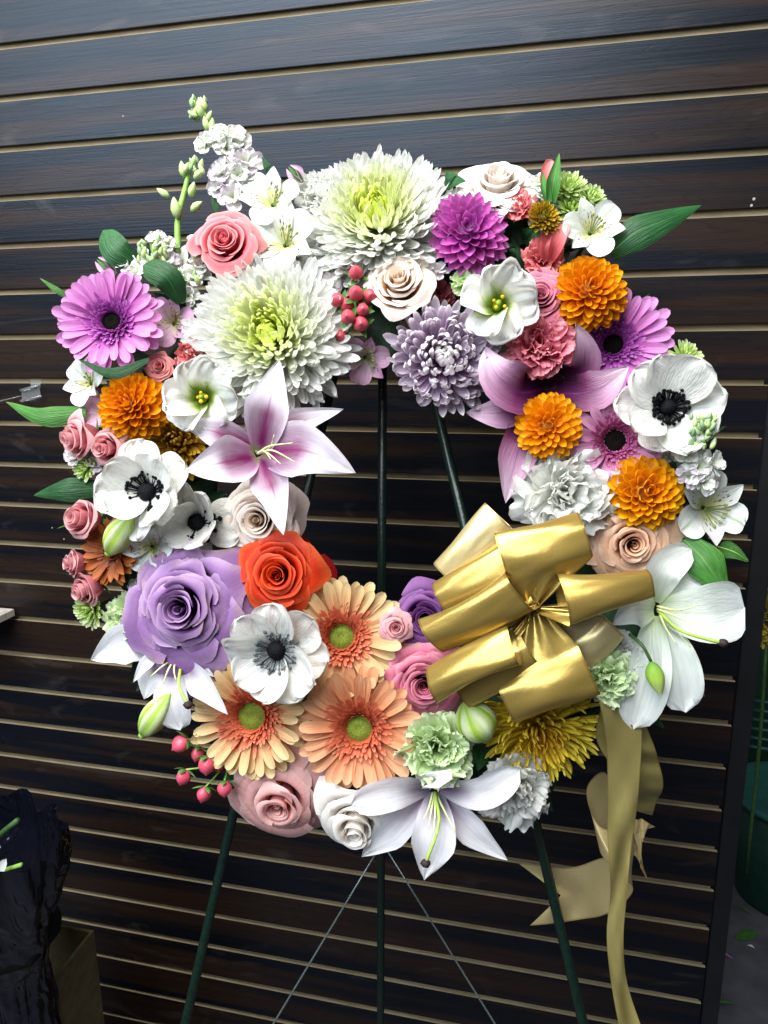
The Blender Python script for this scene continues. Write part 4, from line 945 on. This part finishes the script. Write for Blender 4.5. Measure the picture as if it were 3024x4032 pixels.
# ---- single leaves
LEAVES = [
 ('long dark green leaf reaching right beside the upper right alstroemeria', [(1318, 548, -12), (1370, 505, 4), (1430, 478, 4), (1516, 443, -14)], 78, LEAFD, dict(p=.32, base=.5)),
 ('blue green leaf curling up above the lilac gerbera', [(305, 575, -15), (255, 545, 2), (222, 497, -6)], 66, LEAFD, dict(p=.5, tip='round')),
 ('dark green leaf lying between lilac gerbera and left white mum', [(392, 655, -6), (358, 598, 14), (308, 574, 10)], 62, LEAFD, dict(p=.4, tip='blunt')),
 ('thin green leaf tip left of the lilac gerbera', [(165, 655, -20), (120, 625, -12), (85, 600, -18)], 14, LEAFM, {}),
 ('long bright green leaf pointing left at mid height', [(185, 890, -14), (95, 900, 0), (12, 868, -12)], 48, LEAFM, dict(p=.35, base=.5)),
 ('broad green leaf pointing left beside the left anemone', [(215, 1055, -14), (150, 1058, 0), (72, 1070, -12)], 56, LEAFD, dict(p=.4, base=.6)),
 ('green leaf hanging over the white lily at right', [(1478, 1165, -4), (1525, 1215, 12), (1576, 1300, 8)], 86, LEAFM, dict(p=.45, base=.5)),
 ('dark narrow leaf crossing under the lilac gerbera', [(322, 776, 24), (245, 806, 36), (168, 776, 34)], 26, LEAFD, dict(p=.45)),
 ('small green leaf above the upper left alstroemeria', [(590, 382, -20), (578, 362, -14), (566, 338, -16)], 18, LEAFD, {}),
 ('narrow dark leaf behind the coral pink rose', [(470, 475, -25), (464, 435, -22), (458, 395, -24)], 16, LEAFD, {}),
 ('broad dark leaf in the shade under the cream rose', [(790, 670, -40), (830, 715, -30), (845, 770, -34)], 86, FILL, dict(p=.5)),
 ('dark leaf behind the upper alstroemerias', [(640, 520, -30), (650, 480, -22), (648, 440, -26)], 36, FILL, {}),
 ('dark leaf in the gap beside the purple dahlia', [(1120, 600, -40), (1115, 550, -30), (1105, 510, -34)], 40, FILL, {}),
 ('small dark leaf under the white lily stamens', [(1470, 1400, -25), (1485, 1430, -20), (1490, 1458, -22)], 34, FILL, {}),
 ('thin grass blade left of the pink rosebuds', [(180, 1150, -15), (150, 1135, -10), (122, 1142, -12)], 6, LEAFM, {})]
for i, (lb, pts, wp, mt, k) in enumerate(LEAVES):
    rt = root_at('leaf', lb, 'leaf', at(*pts[0]), group='loose leaves in the wreath')
    P = path_petal_pts(P3(*pts), wp * px(pts[0][0], pts[0][1]), cup=-.45, seed=i, **k) - np.array(rt.location)
    o_loc = rt.matrix_world.copy(); lb_txt = rt['label']
    COL.objects.unlink(rt); bpy.data.objects.remove(rt)
    o = obj('leaf', grid_mesh('leaf', P, mt)); o.matrix_world = o_loc
    tag(o, lb_txt, 'leaf', 'loose leaves in the wreath')
fern = root_at('fern_frond', 'small fern frond tip at the right edge below the alstroemeria', 'fern', at(1550, 1182, -15))
fp = spline(P3((1548, 1180, -15), (1585, 1192, -10), (1617, 1213, -14)), 14)
build_tube(fern, 'stem', [fp[0], fp[7], fp[14]], [.0009, .0004], STEM, 5)
for j in range(1, 14):
    for s in (-1, 1):
        t = unit(fp[min(j + 1, 14)] - fp[j - 1]); sd = unit(np.cross(N, t)) * s; L = .011 * (1 - j / 15)
        build_path(fern, 'leaflet', [fp[j], fp[j] + sd * L * .6 + t * L * .4, fp[j] + sd * L + t * L * .9], .0045, LEAFM, cup=.2, nu=2, nv=4)
for i, (p0, p1, wp, lb) in enumerate((((655, 395, -20), (622, 360, -14), 26, 'pink alstroemeria bud left of the top white chrysanthemum'), ((250, 590, -18), (208, 560, -12), 26, 'pink alstroemeria bud above the lilac gerbera'))):
    rt = root_at('alstroemeria_bud', lb, 'bud', at(*p0), group='alstroemeria buds')
    z = np.array(at(*p1)) - np.array(at(*p0)); s = unit(np.cross(z, N))
    for q in (-1, 0, 1):
        pts = [np.array(at(*p0)), np.array(at(*p0)) + z * .5 + s * q * .006 + N * .003, np.array(at(*p1)) + s * q * .003]
        build_path(rt, 'petal', pts, wp * .75 * px(*p0[:2]), ALP if q else LEAFM, cup=1.1)

# loose filler florets and small leaves packed between the big heads
FILLERS = [
 ('white filler florets above the coral carnation at left', [(415, 720), (440, 735)]), ('white filler florets left of the lilac gerbera leaf', [(268, 570), (292, 590)]),
 ('white filler florets under the top white chrysanthemum', [(745, 575), (770, 560), (720, 610)]), 
 ('white filler florets right of the ivory rose', [(1165, 395), (1172, 420)]), ('white filler florets at the left edge below the lilac alstroemeria', [(160, 985), (205, 1000)]),
 ('white filler florets beside the lower left green carnation', [(300, 1270), (320, 1250)]), ('pale filler florets below the lavender chrysanthemum top', [(925, 600), (945, 585)]),
 ('white filler florets under the right white anemone', [(1420, 990), (1455, 975)]), ('pale filler florets between bronze daisy and white anemone', [(300, 1140), (345, 1145)])]
for i, (lb, spots) in enumerate(FILLERS):
    rt = root_at('filler_floret', lb, 'filler flower', at(spots[0][0], spots[0][1], -30), group='filler florets')
    for j, (x, y) in enumerate(spots): floret(rt, x, y, -8, 24, STOCKW if i % 2 else STOCKP, (j - .5) * .3, .2, 400 + i * 10 + j)
GAPL = [((1100, 560), (1090, 520)), ((1130, 520), (1150, 490)), ((640, 660), (655, 620)), ((1480, 1250), (1520, 1275)), ((460, 600), (440, 560)), ((330, 700), (300, 720)), ((1010, 640), (975, 615)), ((220, 1240), (165, 1290)), ((1040, 1620), (1010, 1650)), ((520, 1650), (480, 1690)), ((860, 1690), (880, 1660)), ((470, 1430), (480, 1470)), ((1480, 1450), (1500, 1490)), ((700, 1450), (690, 1420)), ((880, 1420), (850, 1400)), ((960, 400), (985, 375))]
for i, (p0, p1_) in enumerate(GAPL):
    for q in range(2):
        a_, b_ = at(*p0, -34), at(p1_[0] + 22 * q, p1_[1] + 16 * q, -14)
        P = path_petal_pts([a_, (a_ + b_) / 2 + N * .008, b_], .020, p=.45, cup=-.4, seed=i) - np.array(base.location)
        R3 = np.array(base.matrix_world.to_3x3()); obj('leaf', grid_mesh('leaf', P @ R3, LEAFD), base)
# ================================================================== GOLD BOW
def ribbon_mat(name, c1, c2, rough=.30, metal=.75, alpha=1.0, trans=0.):
    m, nt, out = newmat(name); lk = nt.links.new
    uv = node(nt, 'ShaderNodeTexCoord').outputs['UV']
    sp = node(nt, 'ShaderNodeSeparateXYZ'); lk(uv, sp.inputs[0])
    nz = node(nt, 'ShaderNodeTexNoise'); nz.inputs['Scale'].default_value = 1.0; nz.inputs['Detail'].default_value = 3
    lk(comb(nt, math_n(nt, 'MULTIPLY', sp.outputs[0], 260.0), math_n(nt, 'MULTIPLY', sp.outputs[1], 40.0), 0.0), nz.inputs['Vector'])
    col = mixc(nt, ramp(nt, nz.outputs[0], [(.35, g(0)), (.65, g(1))]), hexc(c1), hexc(c2))
    b = node(nt, 'ShaderNodeBsdfPrincipled'); lk(col, b.inputs['Base Color'])
    b.inputs['Roughness'].default_value = rough; b.inputs['Metallic'].default_value = metal
    n2 = node(nt, 'ShaderNodeTexNoise'); n2.inputs['Scale'].default_value = 1.0; n2.inputs['Detail'].default_value = 2; n2.inputs['Distortion'].default_value = .8
    lk(comb(nt, math_n(nt, 'MULTIPLY', sp.outputs[0], 3.0), math_n(nt, 'MULTIPLY', sp.outputs[1], 14.0), 0.0), n2.inputs['Vector'])
    b2 = node(nt, 'ShaderNodeBump'); b2.inputs['Strength'].default_value = .10; b2.inputs['Distance'].default_value = .003; lk(n2.outputs[0], b2.inputs['Height'])
    bp = node(nt, 'ShaderNodeBump'); bp.inputs['Strength'].default_value = .12; bp.inputs['Distance'].default_value = .0006
    lk(nz.outputs[0], bp.inputs['Height']); lk(b2.outputs[0], bp.inputs['Normal']); lk(bp.outputs[0], b.inputs['Normal'])
    eu = math_n(nt, 'ABSOLUTE', math_n(nt, 'MULTIPLY_ADD', sp.outputs[0], 2.0, -1.0))
    lk(mixc(nt, ramp(nt, eu, [(.94, g(0)), (.965, g(.55))]), col, hexc('7a6228')), b.inputs['Base Color'])
    sh = b.outputs[0]
    if trans:
        tr = node(nt, 'ShaderNodeBsdfTranslucent'); lk(col, tr.inputs[0]); mx = node(nt, 'ShaderNodeMixShader'); mx.inputs[0].default_value = trans
        lk(sh, mx.inputs[1]); lk(tr.outputs[0], mx.inputs[2]); sh = mx.outputs[0]
    lk(sh, out.inputs[0]); return m
GOLDR = ribbon_mat('gold_satin_ribbon', 'a78a42', 'b39852', .28, .66)
TAILR = ribbon_mat('sheer_gold_ribbon', '978a52', 'a4975e', .32, .55, trans=.10)
PALER = ribbon_mat('pale_gold_ribbon', 'b9a673', 'c8b684', .38, .55)
bow = root_at('gold_bow', 'shiny gold satin ribbon bow with many loops at lower right', 'bow', at(1150, 1312, 40))
KN = at(1152, 1312, 48)
def bow_loop(A, B, rA, rB, mat=None, kd=0.0, th0=2.5, th1=-2.6, away=None, depth=.62, sag=.006, flare=.06, seed=0):
    mat = mat or GOLDR; rg = np.random.RandomState(seed + 5)
    a, b = at(*A), at(*B); ax = unit(b - a); half = np.linalg.norm(b - a) / 2; Mid = (a + b) / 2
    K = KN + N * kd * .001
    w = (Mid - K); w = w - np.dot(w, ax) * ax; w = w - np.dot(w, N) * N * .6
    if away is not None: w = away[0] * U - away[1] * V; w = w - np.dot(w, ax) * ax
    e1 = unit(w); e2 = np.cross(ax, e1)
    if np.dot(e2, N) < 0: e2 = -e2
    ra, rb = rA * px(A[0], A[1], A[2]), rB * px(B[0], B[1], B[2])
    ns, nw = 60, 12; P = np.zeros((ns + 1, nw + 1, 3)); f1, f2 = rg.rand(2) * 6.28
    for j in range(ns + 1):
        s = j / ns
        if s < .18: q = 1 - s / .18; th = th0
        elif s > .82: q = (s - .82) / .18; th = th1
        else: q = 0; th = lerp(th0, th1, (s - .18) / .64)
        q = q * q * (3 - 2 * q)
        for i in range(nw + 1):
            uu = -1 + 2 * i / nw; c = Mid + ax * half * uu + e2 * sag * (1 - uu * uu); r = lerp(ra, rb, (uu + 1) / 2) * (1 + flare * uu * uu)
            r = r * (1 + .05 * math.sin(3 * th + f1 + uu * 1.6) + .03 * math.sin(5 * th + f2 - uu * 2.4) + .012 * math.sin(9 * th + 3 * uu + f1))
            pt = c + r * (math.cos(th) * e1 + depth * math.sin(th) * e2)
            kp = K + ax * half * uu * .16 + e2 * .007 * math.sin(uu * 8 + f1)
            P[j, i] = lerp(pt, kp, q)
    o = np.array(bow.location)
    return obj('loop', grid_mesh('loop', P - o, mat), bow)
bow_loop((962, 1242, 15), (1080, 1116, 22), 36, 40, PALER, seed=1)
bow_loop((956, 1300, 25), (1128, 1204, 44), 44, 50, seed=2)
bow_loop((934, 1374, 45), (1126, 1276, 70), 46, 52, seed=3)
bow_loop((998, 1498, 25), (1150, 1404, 45), 34, 44, seed=4)
bow_loop((934, 1476, 48), (1112, 1390, 68), 40, 46, seed=5)
bow_loop((1232, 1425, 18), (1322, 1348, 25), 42, 38, PALER, seed=6)
bow_loop((1086, 1212, 48), (1266, 1160, 55), 60, 50, away=(0, -1), seed=7)
bow_loop((1090, 1512, 38), (1268, 1438, 45), 52, 60, away=(.2, 1), seed=8)
bow_loop((1214, 1302, 62), (1404, 1262, 50), 56, 32, away=(.1, -1), seed=9)
obj('knot', lathe_mesh('knot', [(.001, -.022), (.008, -.018), (.010, -.012), (.007, -.008), (.001, -.006)], GOLDR, 12, .15), bow, Matrix.Translation(Vector(KN - N * .03 - np.array(bow.location))))

def strip(name, edges, mat, n=40, par=bow, notch=0.0):
    o = np.array(par.location)
    E1 = spline([at(*e[0]) for e in edges], n); E2 = spline([at(*e[1]) for e in edges], n)
    w = np.linspace(0, 1, 9); P = E1[:, None, :] * (1 - w)[None, :, None] + E2[:, None, :] * w[None, :, None]
    s_ = np.linspace(0, 1, n + 1)
    P += N[None, None, :] * (.0035 * np.sin(s_ * 17)[:, None] * np.cos(w * 4)[None, :] + .002 * np.sin(s_ * 31 + 1)[:, None] * np.sin(w * 6)[None, :])[:, :, None]
    if notch:
        d = unit(E1[-1] - E1[-6] + E2[-1] - E2[-6]); wt = np.clip((s_ - .75) / .25, 0, 1) ** 2
        P += d[None, None, :] * (wt[:, None] * (notch * (np.abs(2 * w - 1) - .75))[None, :])[:, :, None]
    return obj(name, grid_mesh(name, P - o, mat), par)
# long front tail
strip('tail', [((1288, 1490, 20), (1372, 1482, 10)), ((1302, 1560, 22), (1386, 1550, 6)), ((1314, 1690, 24), (1380, 1690, 14)), ((1312, 1820, 26), (1366, 1822, 20)), ((1318, 1930, 26), (1354, 1935, 24)), ((1312, 2020, 28), (1346, 2020, 26)), ((1318, 2110, 30), (1352, 2108, 26)), ((1340, 2230, 34), (1388, 2224, 30)), ((1370, 2330, 38), (1425, 2318, 34))], TAILR)
# curled tail behind it, ending in a swallow tail
strip('tail', [((1300, 1500, 5), (1388, 1545, -10)), ((1290, 1600, 5), (1412, 1610, -14)), ((1330, 1670, -5), (1432, 1690, -30)), ((1335, 1740, -45), (1408, 1760, -58))], TAILR)
strip('tail', [((1335, 1700, -50), (1375, 1835, -55)), ((1300, 1665, -40), (1330, 1820, -42)), ((1268, 1700, -22), (1296, 1840, -20)), ((1300, 1790, -4), (1330, 1880, -2)), ((1362, 1790, -10), (1366, 1915, -8)), ((1352, 1850, -34), (1352, 1950, -34)), ((1300, 1856, -70), (1310, 1972, -70)), ((1215, 1872, -112), (1250, 1990, -112)), ((1138, 1866, -120), (1164, 1998, -120))], PALER, 60, notch=.045)
strip('tail', [((1350, 1770, -60), (1345, 1840, -60)), ((1378, 1768, -58), (1372, 1850, -58)), ((1407, 1777, -55), (1388, 1888, -55))], PALER, 16, notch=.03)

# ================================================================== BACKGROUND THINGS
# small clear price tag holder hooked on the wall
CLEAR = plain_mat('clear_plastic', 'f4f8ff', 'ffffff', rough=.08, trans=.92, bump=0)
wn = np.array([0.0, -1.0, 0.0])
def wp_(x, y, d=0.0): return on_plane(x, y, (0, -d, 0), wn)
th = root_at('tag_holder', 'clear plastic price tag holder on the slat wall at left', 'tag holder', wp_(60, 850, .004)); to = np.array(th.location)
for (x0, y0, x1, y1) in ((44, 843, 86, 832), (44, 866, 90, 856)):
    obj('rail', tube_mesh('rail', [wp_(x0, y0, .012) - to, wp_(x1, y1, .012) - to], .0022, CLEAR, 8, 2), th)
Pq = np.array([[wp_(46, 845, .009), wp_(85, 834, .009)], [wp_(47, 864, .009), wp_(88, 855, .009)]]); obj('plate', grid_mesh('plate', Pq - to, CLEAR), th)
Pq = np.array([[wp_(66, 820, .004), wp_(88, 820, .004)], [wp_(66, 838, .006), wp_(88, 836, .006)]]); obj('hook', grid_mesh('hook', Pq - to, CLEAR), th)
obj('arm', tube_mesh('arm', [wp_(-60, 882, .02) - to, wp_(10, 864, .014) - to, wp_(44, 856, .012) - to], .0012, CLEAR, 6, 6), th)

# pale shelf board end at the left edge
sh_m = plain_mat('weathered_pale_wood', '8e8a80', 'b5b0a4', scale=30, rough=.8, stretch=(4, 4, .6))
c = wp_(-34, 1338, .05)
sb = obj('shelf_board', box_mesh('shelf_board', (-.25, -.045, -.007), (.030, .045, .007), sh_m, .0008)); sb.location = c; tag(sb, 'end of a pale weathered shelf board at the left edge', 'shelf')

# kraft box with a black bin bag at lower left
KRAFT = plain_mat('kraft_cardboard', '4c4128', '5d5034', scale=60, rough=.9)
bx = root_at('cardboard_box', 'brown cardboard box under the black bag at lower left', 'box', (0, 0, 0))
pc = on_plane(104, 2135, (0, -.33, 0), wn)
bw, bh = .32, pc[2]
bx.location = (pc[0] - bw / 2, pc[1] + .06, 0)
for nm, a, b in (('front_panel', (-bw / 2, -.06, .0), (bw / 2, -.055, bh)), ('back_panel', (-bw / 2, .055, .0), (bw / 2, .06, bh)), ('side_panel', (-bw / 2, -.0545, 0), (-bw / 2 + .005, .0545, bh)), ('side_panel', (bw / 2 - .005, -.0545, 0), (bw / 2, .0545, bh))):
    obj(nm, box_mesh(nm, a, b, KRAFT), bx)
TAPE = plain_mat('printed_white_tape', 'b0b4b0', '8c938e', scale=180, rough=.5)
obj('tape', box_mesh('tape', (bw / 2 - .05, -.0608, bh - .19), (bw / 2, -.0602, bh - .10), TAPE), bx)
def bag_mat():
    m, nt, out = newmat('black_plastic_film'); lk = nt.links.new
    b = node(nt, 'ShaderNodeBsdfPrincipled'); b.inputs['Base Color'].default_value = hexc('0b0d16'); b.inputs['Roughness'].default_value = .16; b.inputs['Specular IOR Level'].default_value = .7
    tc = node(nt, 'ShaderNodeTexCoord'); mp = node(nt, 'ShaderNodeMapping'); mp.inputs['Scale'].default_value = (1, 1, .45); lk(tc.outputs['Object'], mp.inputs[0])
    nz = node(nt, 'ShaderNodeTexNoise'); nz.inputs['Scale'].default_value = 20; nz.inputs['Detail'].default_value = 2; nz.inputs['Distortion'].default_value = 1.6; lk(mp.outputs[0], nz.inputs['Vector'])
    bp = node(nt, 'ShaderNodeBump'); bp.inputs['Strength'].default_value = .7; bp.inputs['Distance'].default_value = .02; lk(nz.outputs[0], bp.inputs['Height']); lk(bp.outputs[0], b.inputs['Normal'])
    lk(b.outputs[0], out.inputs[0]); return m
BAG = bag_mat()
from mathutils import noise as mnoise
er = on_plane(128, 2000, (0, -.38, 0), wn)
bag = root_at('bin_bag', 'crumpled black plastic bin bag of clippings at lower left', 'bag', (er[0] - .138, -.36, 0)); bo = np.array(bag.location)
zt = on_plane(90, 1860, (0, -.38, 0), wn)[2]; zb = on_plane(60, 2190, (0, -.45, 0), wn)[2] - .10; zb = .03; zlow = on_plane(60, 2230, (0, -.45, 0), wn)[2]
nv, nu = 90, 110; P = np.zeros((nv + 1, nu + 1, 3))
def ridge(p): return 1 - abs(mnoise.noise(Vector(p))) * 2
for j in range(nv + 1):
    v = j / nv; z = lerp(zb, zt, v)
    for i in range(nu + 1):
        a = 2 * PI * i / nu; cx_, cy_ = math.cos(a), math.sin(a)
        n1 = ridge((cx_ * 2.4, cy_ * 2.4, z * 3.2)); n2 = ridge((cx_ * 4.5 + 3 + z * 6, cy_ * 4.5, z * 7)); n3 = ridge((cx_ * 7, cy_ * 7 + 7, z * 13))
        zq = min(1, max(0, (z - zlow) / (zt - .06 - zlow))); r = .110 * (1 + .14 * n1 + .09 * n2 + .035 * n3) * lerp(.62, 1.0, zq)
        P[j, i] = (r * cx_, r * cy_ * .8, z + (.035 * mnoise.noise(Vector((cx_ * 2, cy_ * 2, 4))) + .012 * n2) * v ** 3)
obj('film', grid_mesh('film', P, BAG), bag)
top_z = zt - .11
obj('rubbish_fill', lathe_mesh('rubbish_fill', [(.095, top_z - .06), (.08, top_z - .02), (.05, top_z - .005), (.01, top_z)], plain_mat('dark_clippings', '060805', '12150c', scale=60, rough=.9, bump=1), 18, .2), bag)
clip = [('stem_clipping', 'cut green stem poking out of the black bag', (-40, 1850), (38, 1772), .005, STEMD), ('stem_clipping', 'pale cut stem lying on the black bag edge', (-30, 1905), (46, 1868), .004, STEM)]
for nm, lb, p, q, r, mt in clip:
    a, b = on_plane(*p, (0, -.36, 0), wn), on_plane(*q, (0, -.38, 0), wn)
    o = obj(nm, tube_mesh(nm, [np.zeros(3), (b - a) / 2 + np.array([0, 0, .004]), b - a], [r, r * .8], mt, 7, 6)); o.location = a; tag(o, lb, 'stem', 'clippings on the bag')
for lb, p, q, wpx, mt in (('discarded white petal on the black bag at the left edge', (-12, 1915), (14, 1855), 40, WHITE), ('discarded red petal on the black bag at the left edge', (-20, 1960), (32, 1912), 40, R_RED)):
    a, b = on_plane(*p, (0, -.37, 0), wn), on_plane(*q, (0, -.385, 0), wn)
    o = obj('petal_clipping', grid_mesh('petal_clipping', path_petal_pts([a, (a + b) / 2 + np.array([0, -.008, 0]), b], wpx * .0004, p=.6, tip='round') - a, mt)); o.location = a; tag(o, lb, 'petal', 'clippings on the bag')

# right side: buckets, crate, yellow blooms, floor litter
BGREEN = plain_mat('dark_green_plastic', '12301f', '183a28', scale=40, rough=.45)
BTEAL = plain_mat('deep_teal_plastic', '0e2c24', '14362c', scale=40, rough=.4)
def floor_pt(x, y): r = ray(x, y); t = (0.0 - CAM[2]) / r[2]; return CAM + r * t
def bucket(label, x, y, rt_, rb, h, mat, offs=(0, 0)):
    c = floor_pt(x, y); c = c + np.array([rb * .8 + offs[0], rb * .5 + offs[1], 0])
    o = root_at('bucket', label, 'bucket', c, group='green plastic buckets')
    obj('body', lathe_mesh('body', [(rb * .98, .002), (rb, .01), (rt_ * .99, h), (rt_ * .96, h), (rb * .96, .02), (.01, .018)], mat, 32), o)
    obj('rim', lathe_mesh('rim', [(rt_ * .985, h - .012), (rt_ * 1.05, h - .012), (rt_ * 1.06, h), (rt_ * 1.03, h + .006), (rt_ * .97, h + .004)], BTEAL if mat is not BTEAL else plain_mat('teal_rim', '285a52', '306660', scale=40, rough=.4), 32), o)
    return o
bucket('short dark green bucket standing at the lower right edge', 1616, 1950, .165, .13, .34, BTEAL)
bucket('tall dark green bucket behind the short one at right', 1600, 1785, .165, .155, 1.0, BGREEN, (.02, .05))
YB = petal_mat('yellow_celosia', [(0, 'b8a020'), (1, 'f0dc60')], var=.2)
yp = CAM + ray(1660, 1335) * 1.45
yb = root_at('yellow_flower_head', 'fluffy yellow flower head at the right edge', 'flower', yp); fl = []
rg = np.random.RandomState(5)
for k in range(420):
    d = unit(rg.randn(3)); Pp = petal_pts(.012, .006, .4, .5, 'round', .5, nu=2, nv=3); z = d; x = unit(np.cross([.2, .5, .8], z)); y = np.cross(z, x)
    fl.append(Pp @ np.array([z, x, y]) + d * np.array([.03, .03, .055]) * (.6 + .4 * rg.rand()))
v_, f_, u_ = join_pts(fl); obj('floret_head', mesh_from('floret_head', v_, f_, YB, u_), yb)
obj('stem', tube_mesh('stem', [(0, 0, -.02), (.01, 0, -.25), (.02, .02, -.6)], .004, STEMD, 6, 5), yb)
TEAL = plain_mat('teal_crate_plastic', '123c3c', '1a4a4a', scale=40, rough=.45)
cp = CAM + ray(1608, 1560) * 1.75
cr = root_at('plastic_crate', 'teal slotted plastic crate behind the slat wall end', 'crate', cp)
for k in range(6): obj('bar', tube_mesh('bar', [(-.03, 0, .06 - .024 * k), (.02, -.01, .062 - .024 * k), (.30, -.01, .062 - .024 * k)], .005, TEAL, 6, 4), cr)
for x_ in (-.03, .28): obj('upright', tube_mesh('upright', [(x_, 0, -.09), (x_, 0, .09)], .007, TEAL, 8, 2), cr)
LIT = [('stem_scrap', 'thin green stem scrap on the dark floor', (1591, 1958), (1628, 1982), 7, LEAFM, 'stem'), ('leaf_scrap', 'grey green leaf scrap on the dark floor', (1588, 2028), (1640, 2016), 34, LEAFM, 'leaf'), ('petal_scrap', 'lilac petal fallen on the dark floor', (1552, 2058), (1584, 2076), 8, LILAC, 'petal'),
       ('petal_scrap', 'pale petal scrap fallen on the dark floor', (1614, 2044), (1630, 2052), 9, WHITE, 'petal'), ('stem_scrap', 'long green stem scrap near the bottom of the floor', (1536, 2168), (1590, 2172), 8, LEAFM, 'stem'), ('petal_scrap', 'white petal scrap at the bottom right corner of the floor', (1530, 2206), (1548, 2212), 12, WHITE, 'petal')]
for i, (nm, lb, p, q, wpx, mt, ct) in enumerate(LIT):
    a, b = floor_pt(*p), floor_pt(*q); up = np.array([0, 0, 1.0])
    o = obj(nm, grid_mesh(nm, path_petal_pts([a + up * .004, (a + b) / 2 + up * .009, b + up * .005], wpx * .0011, nref=up, p=.5, cup=-.3, nu=4, nv=8) - a, mt)); o.location = a; tag(o, lb, ct, 'scraps on the floor')
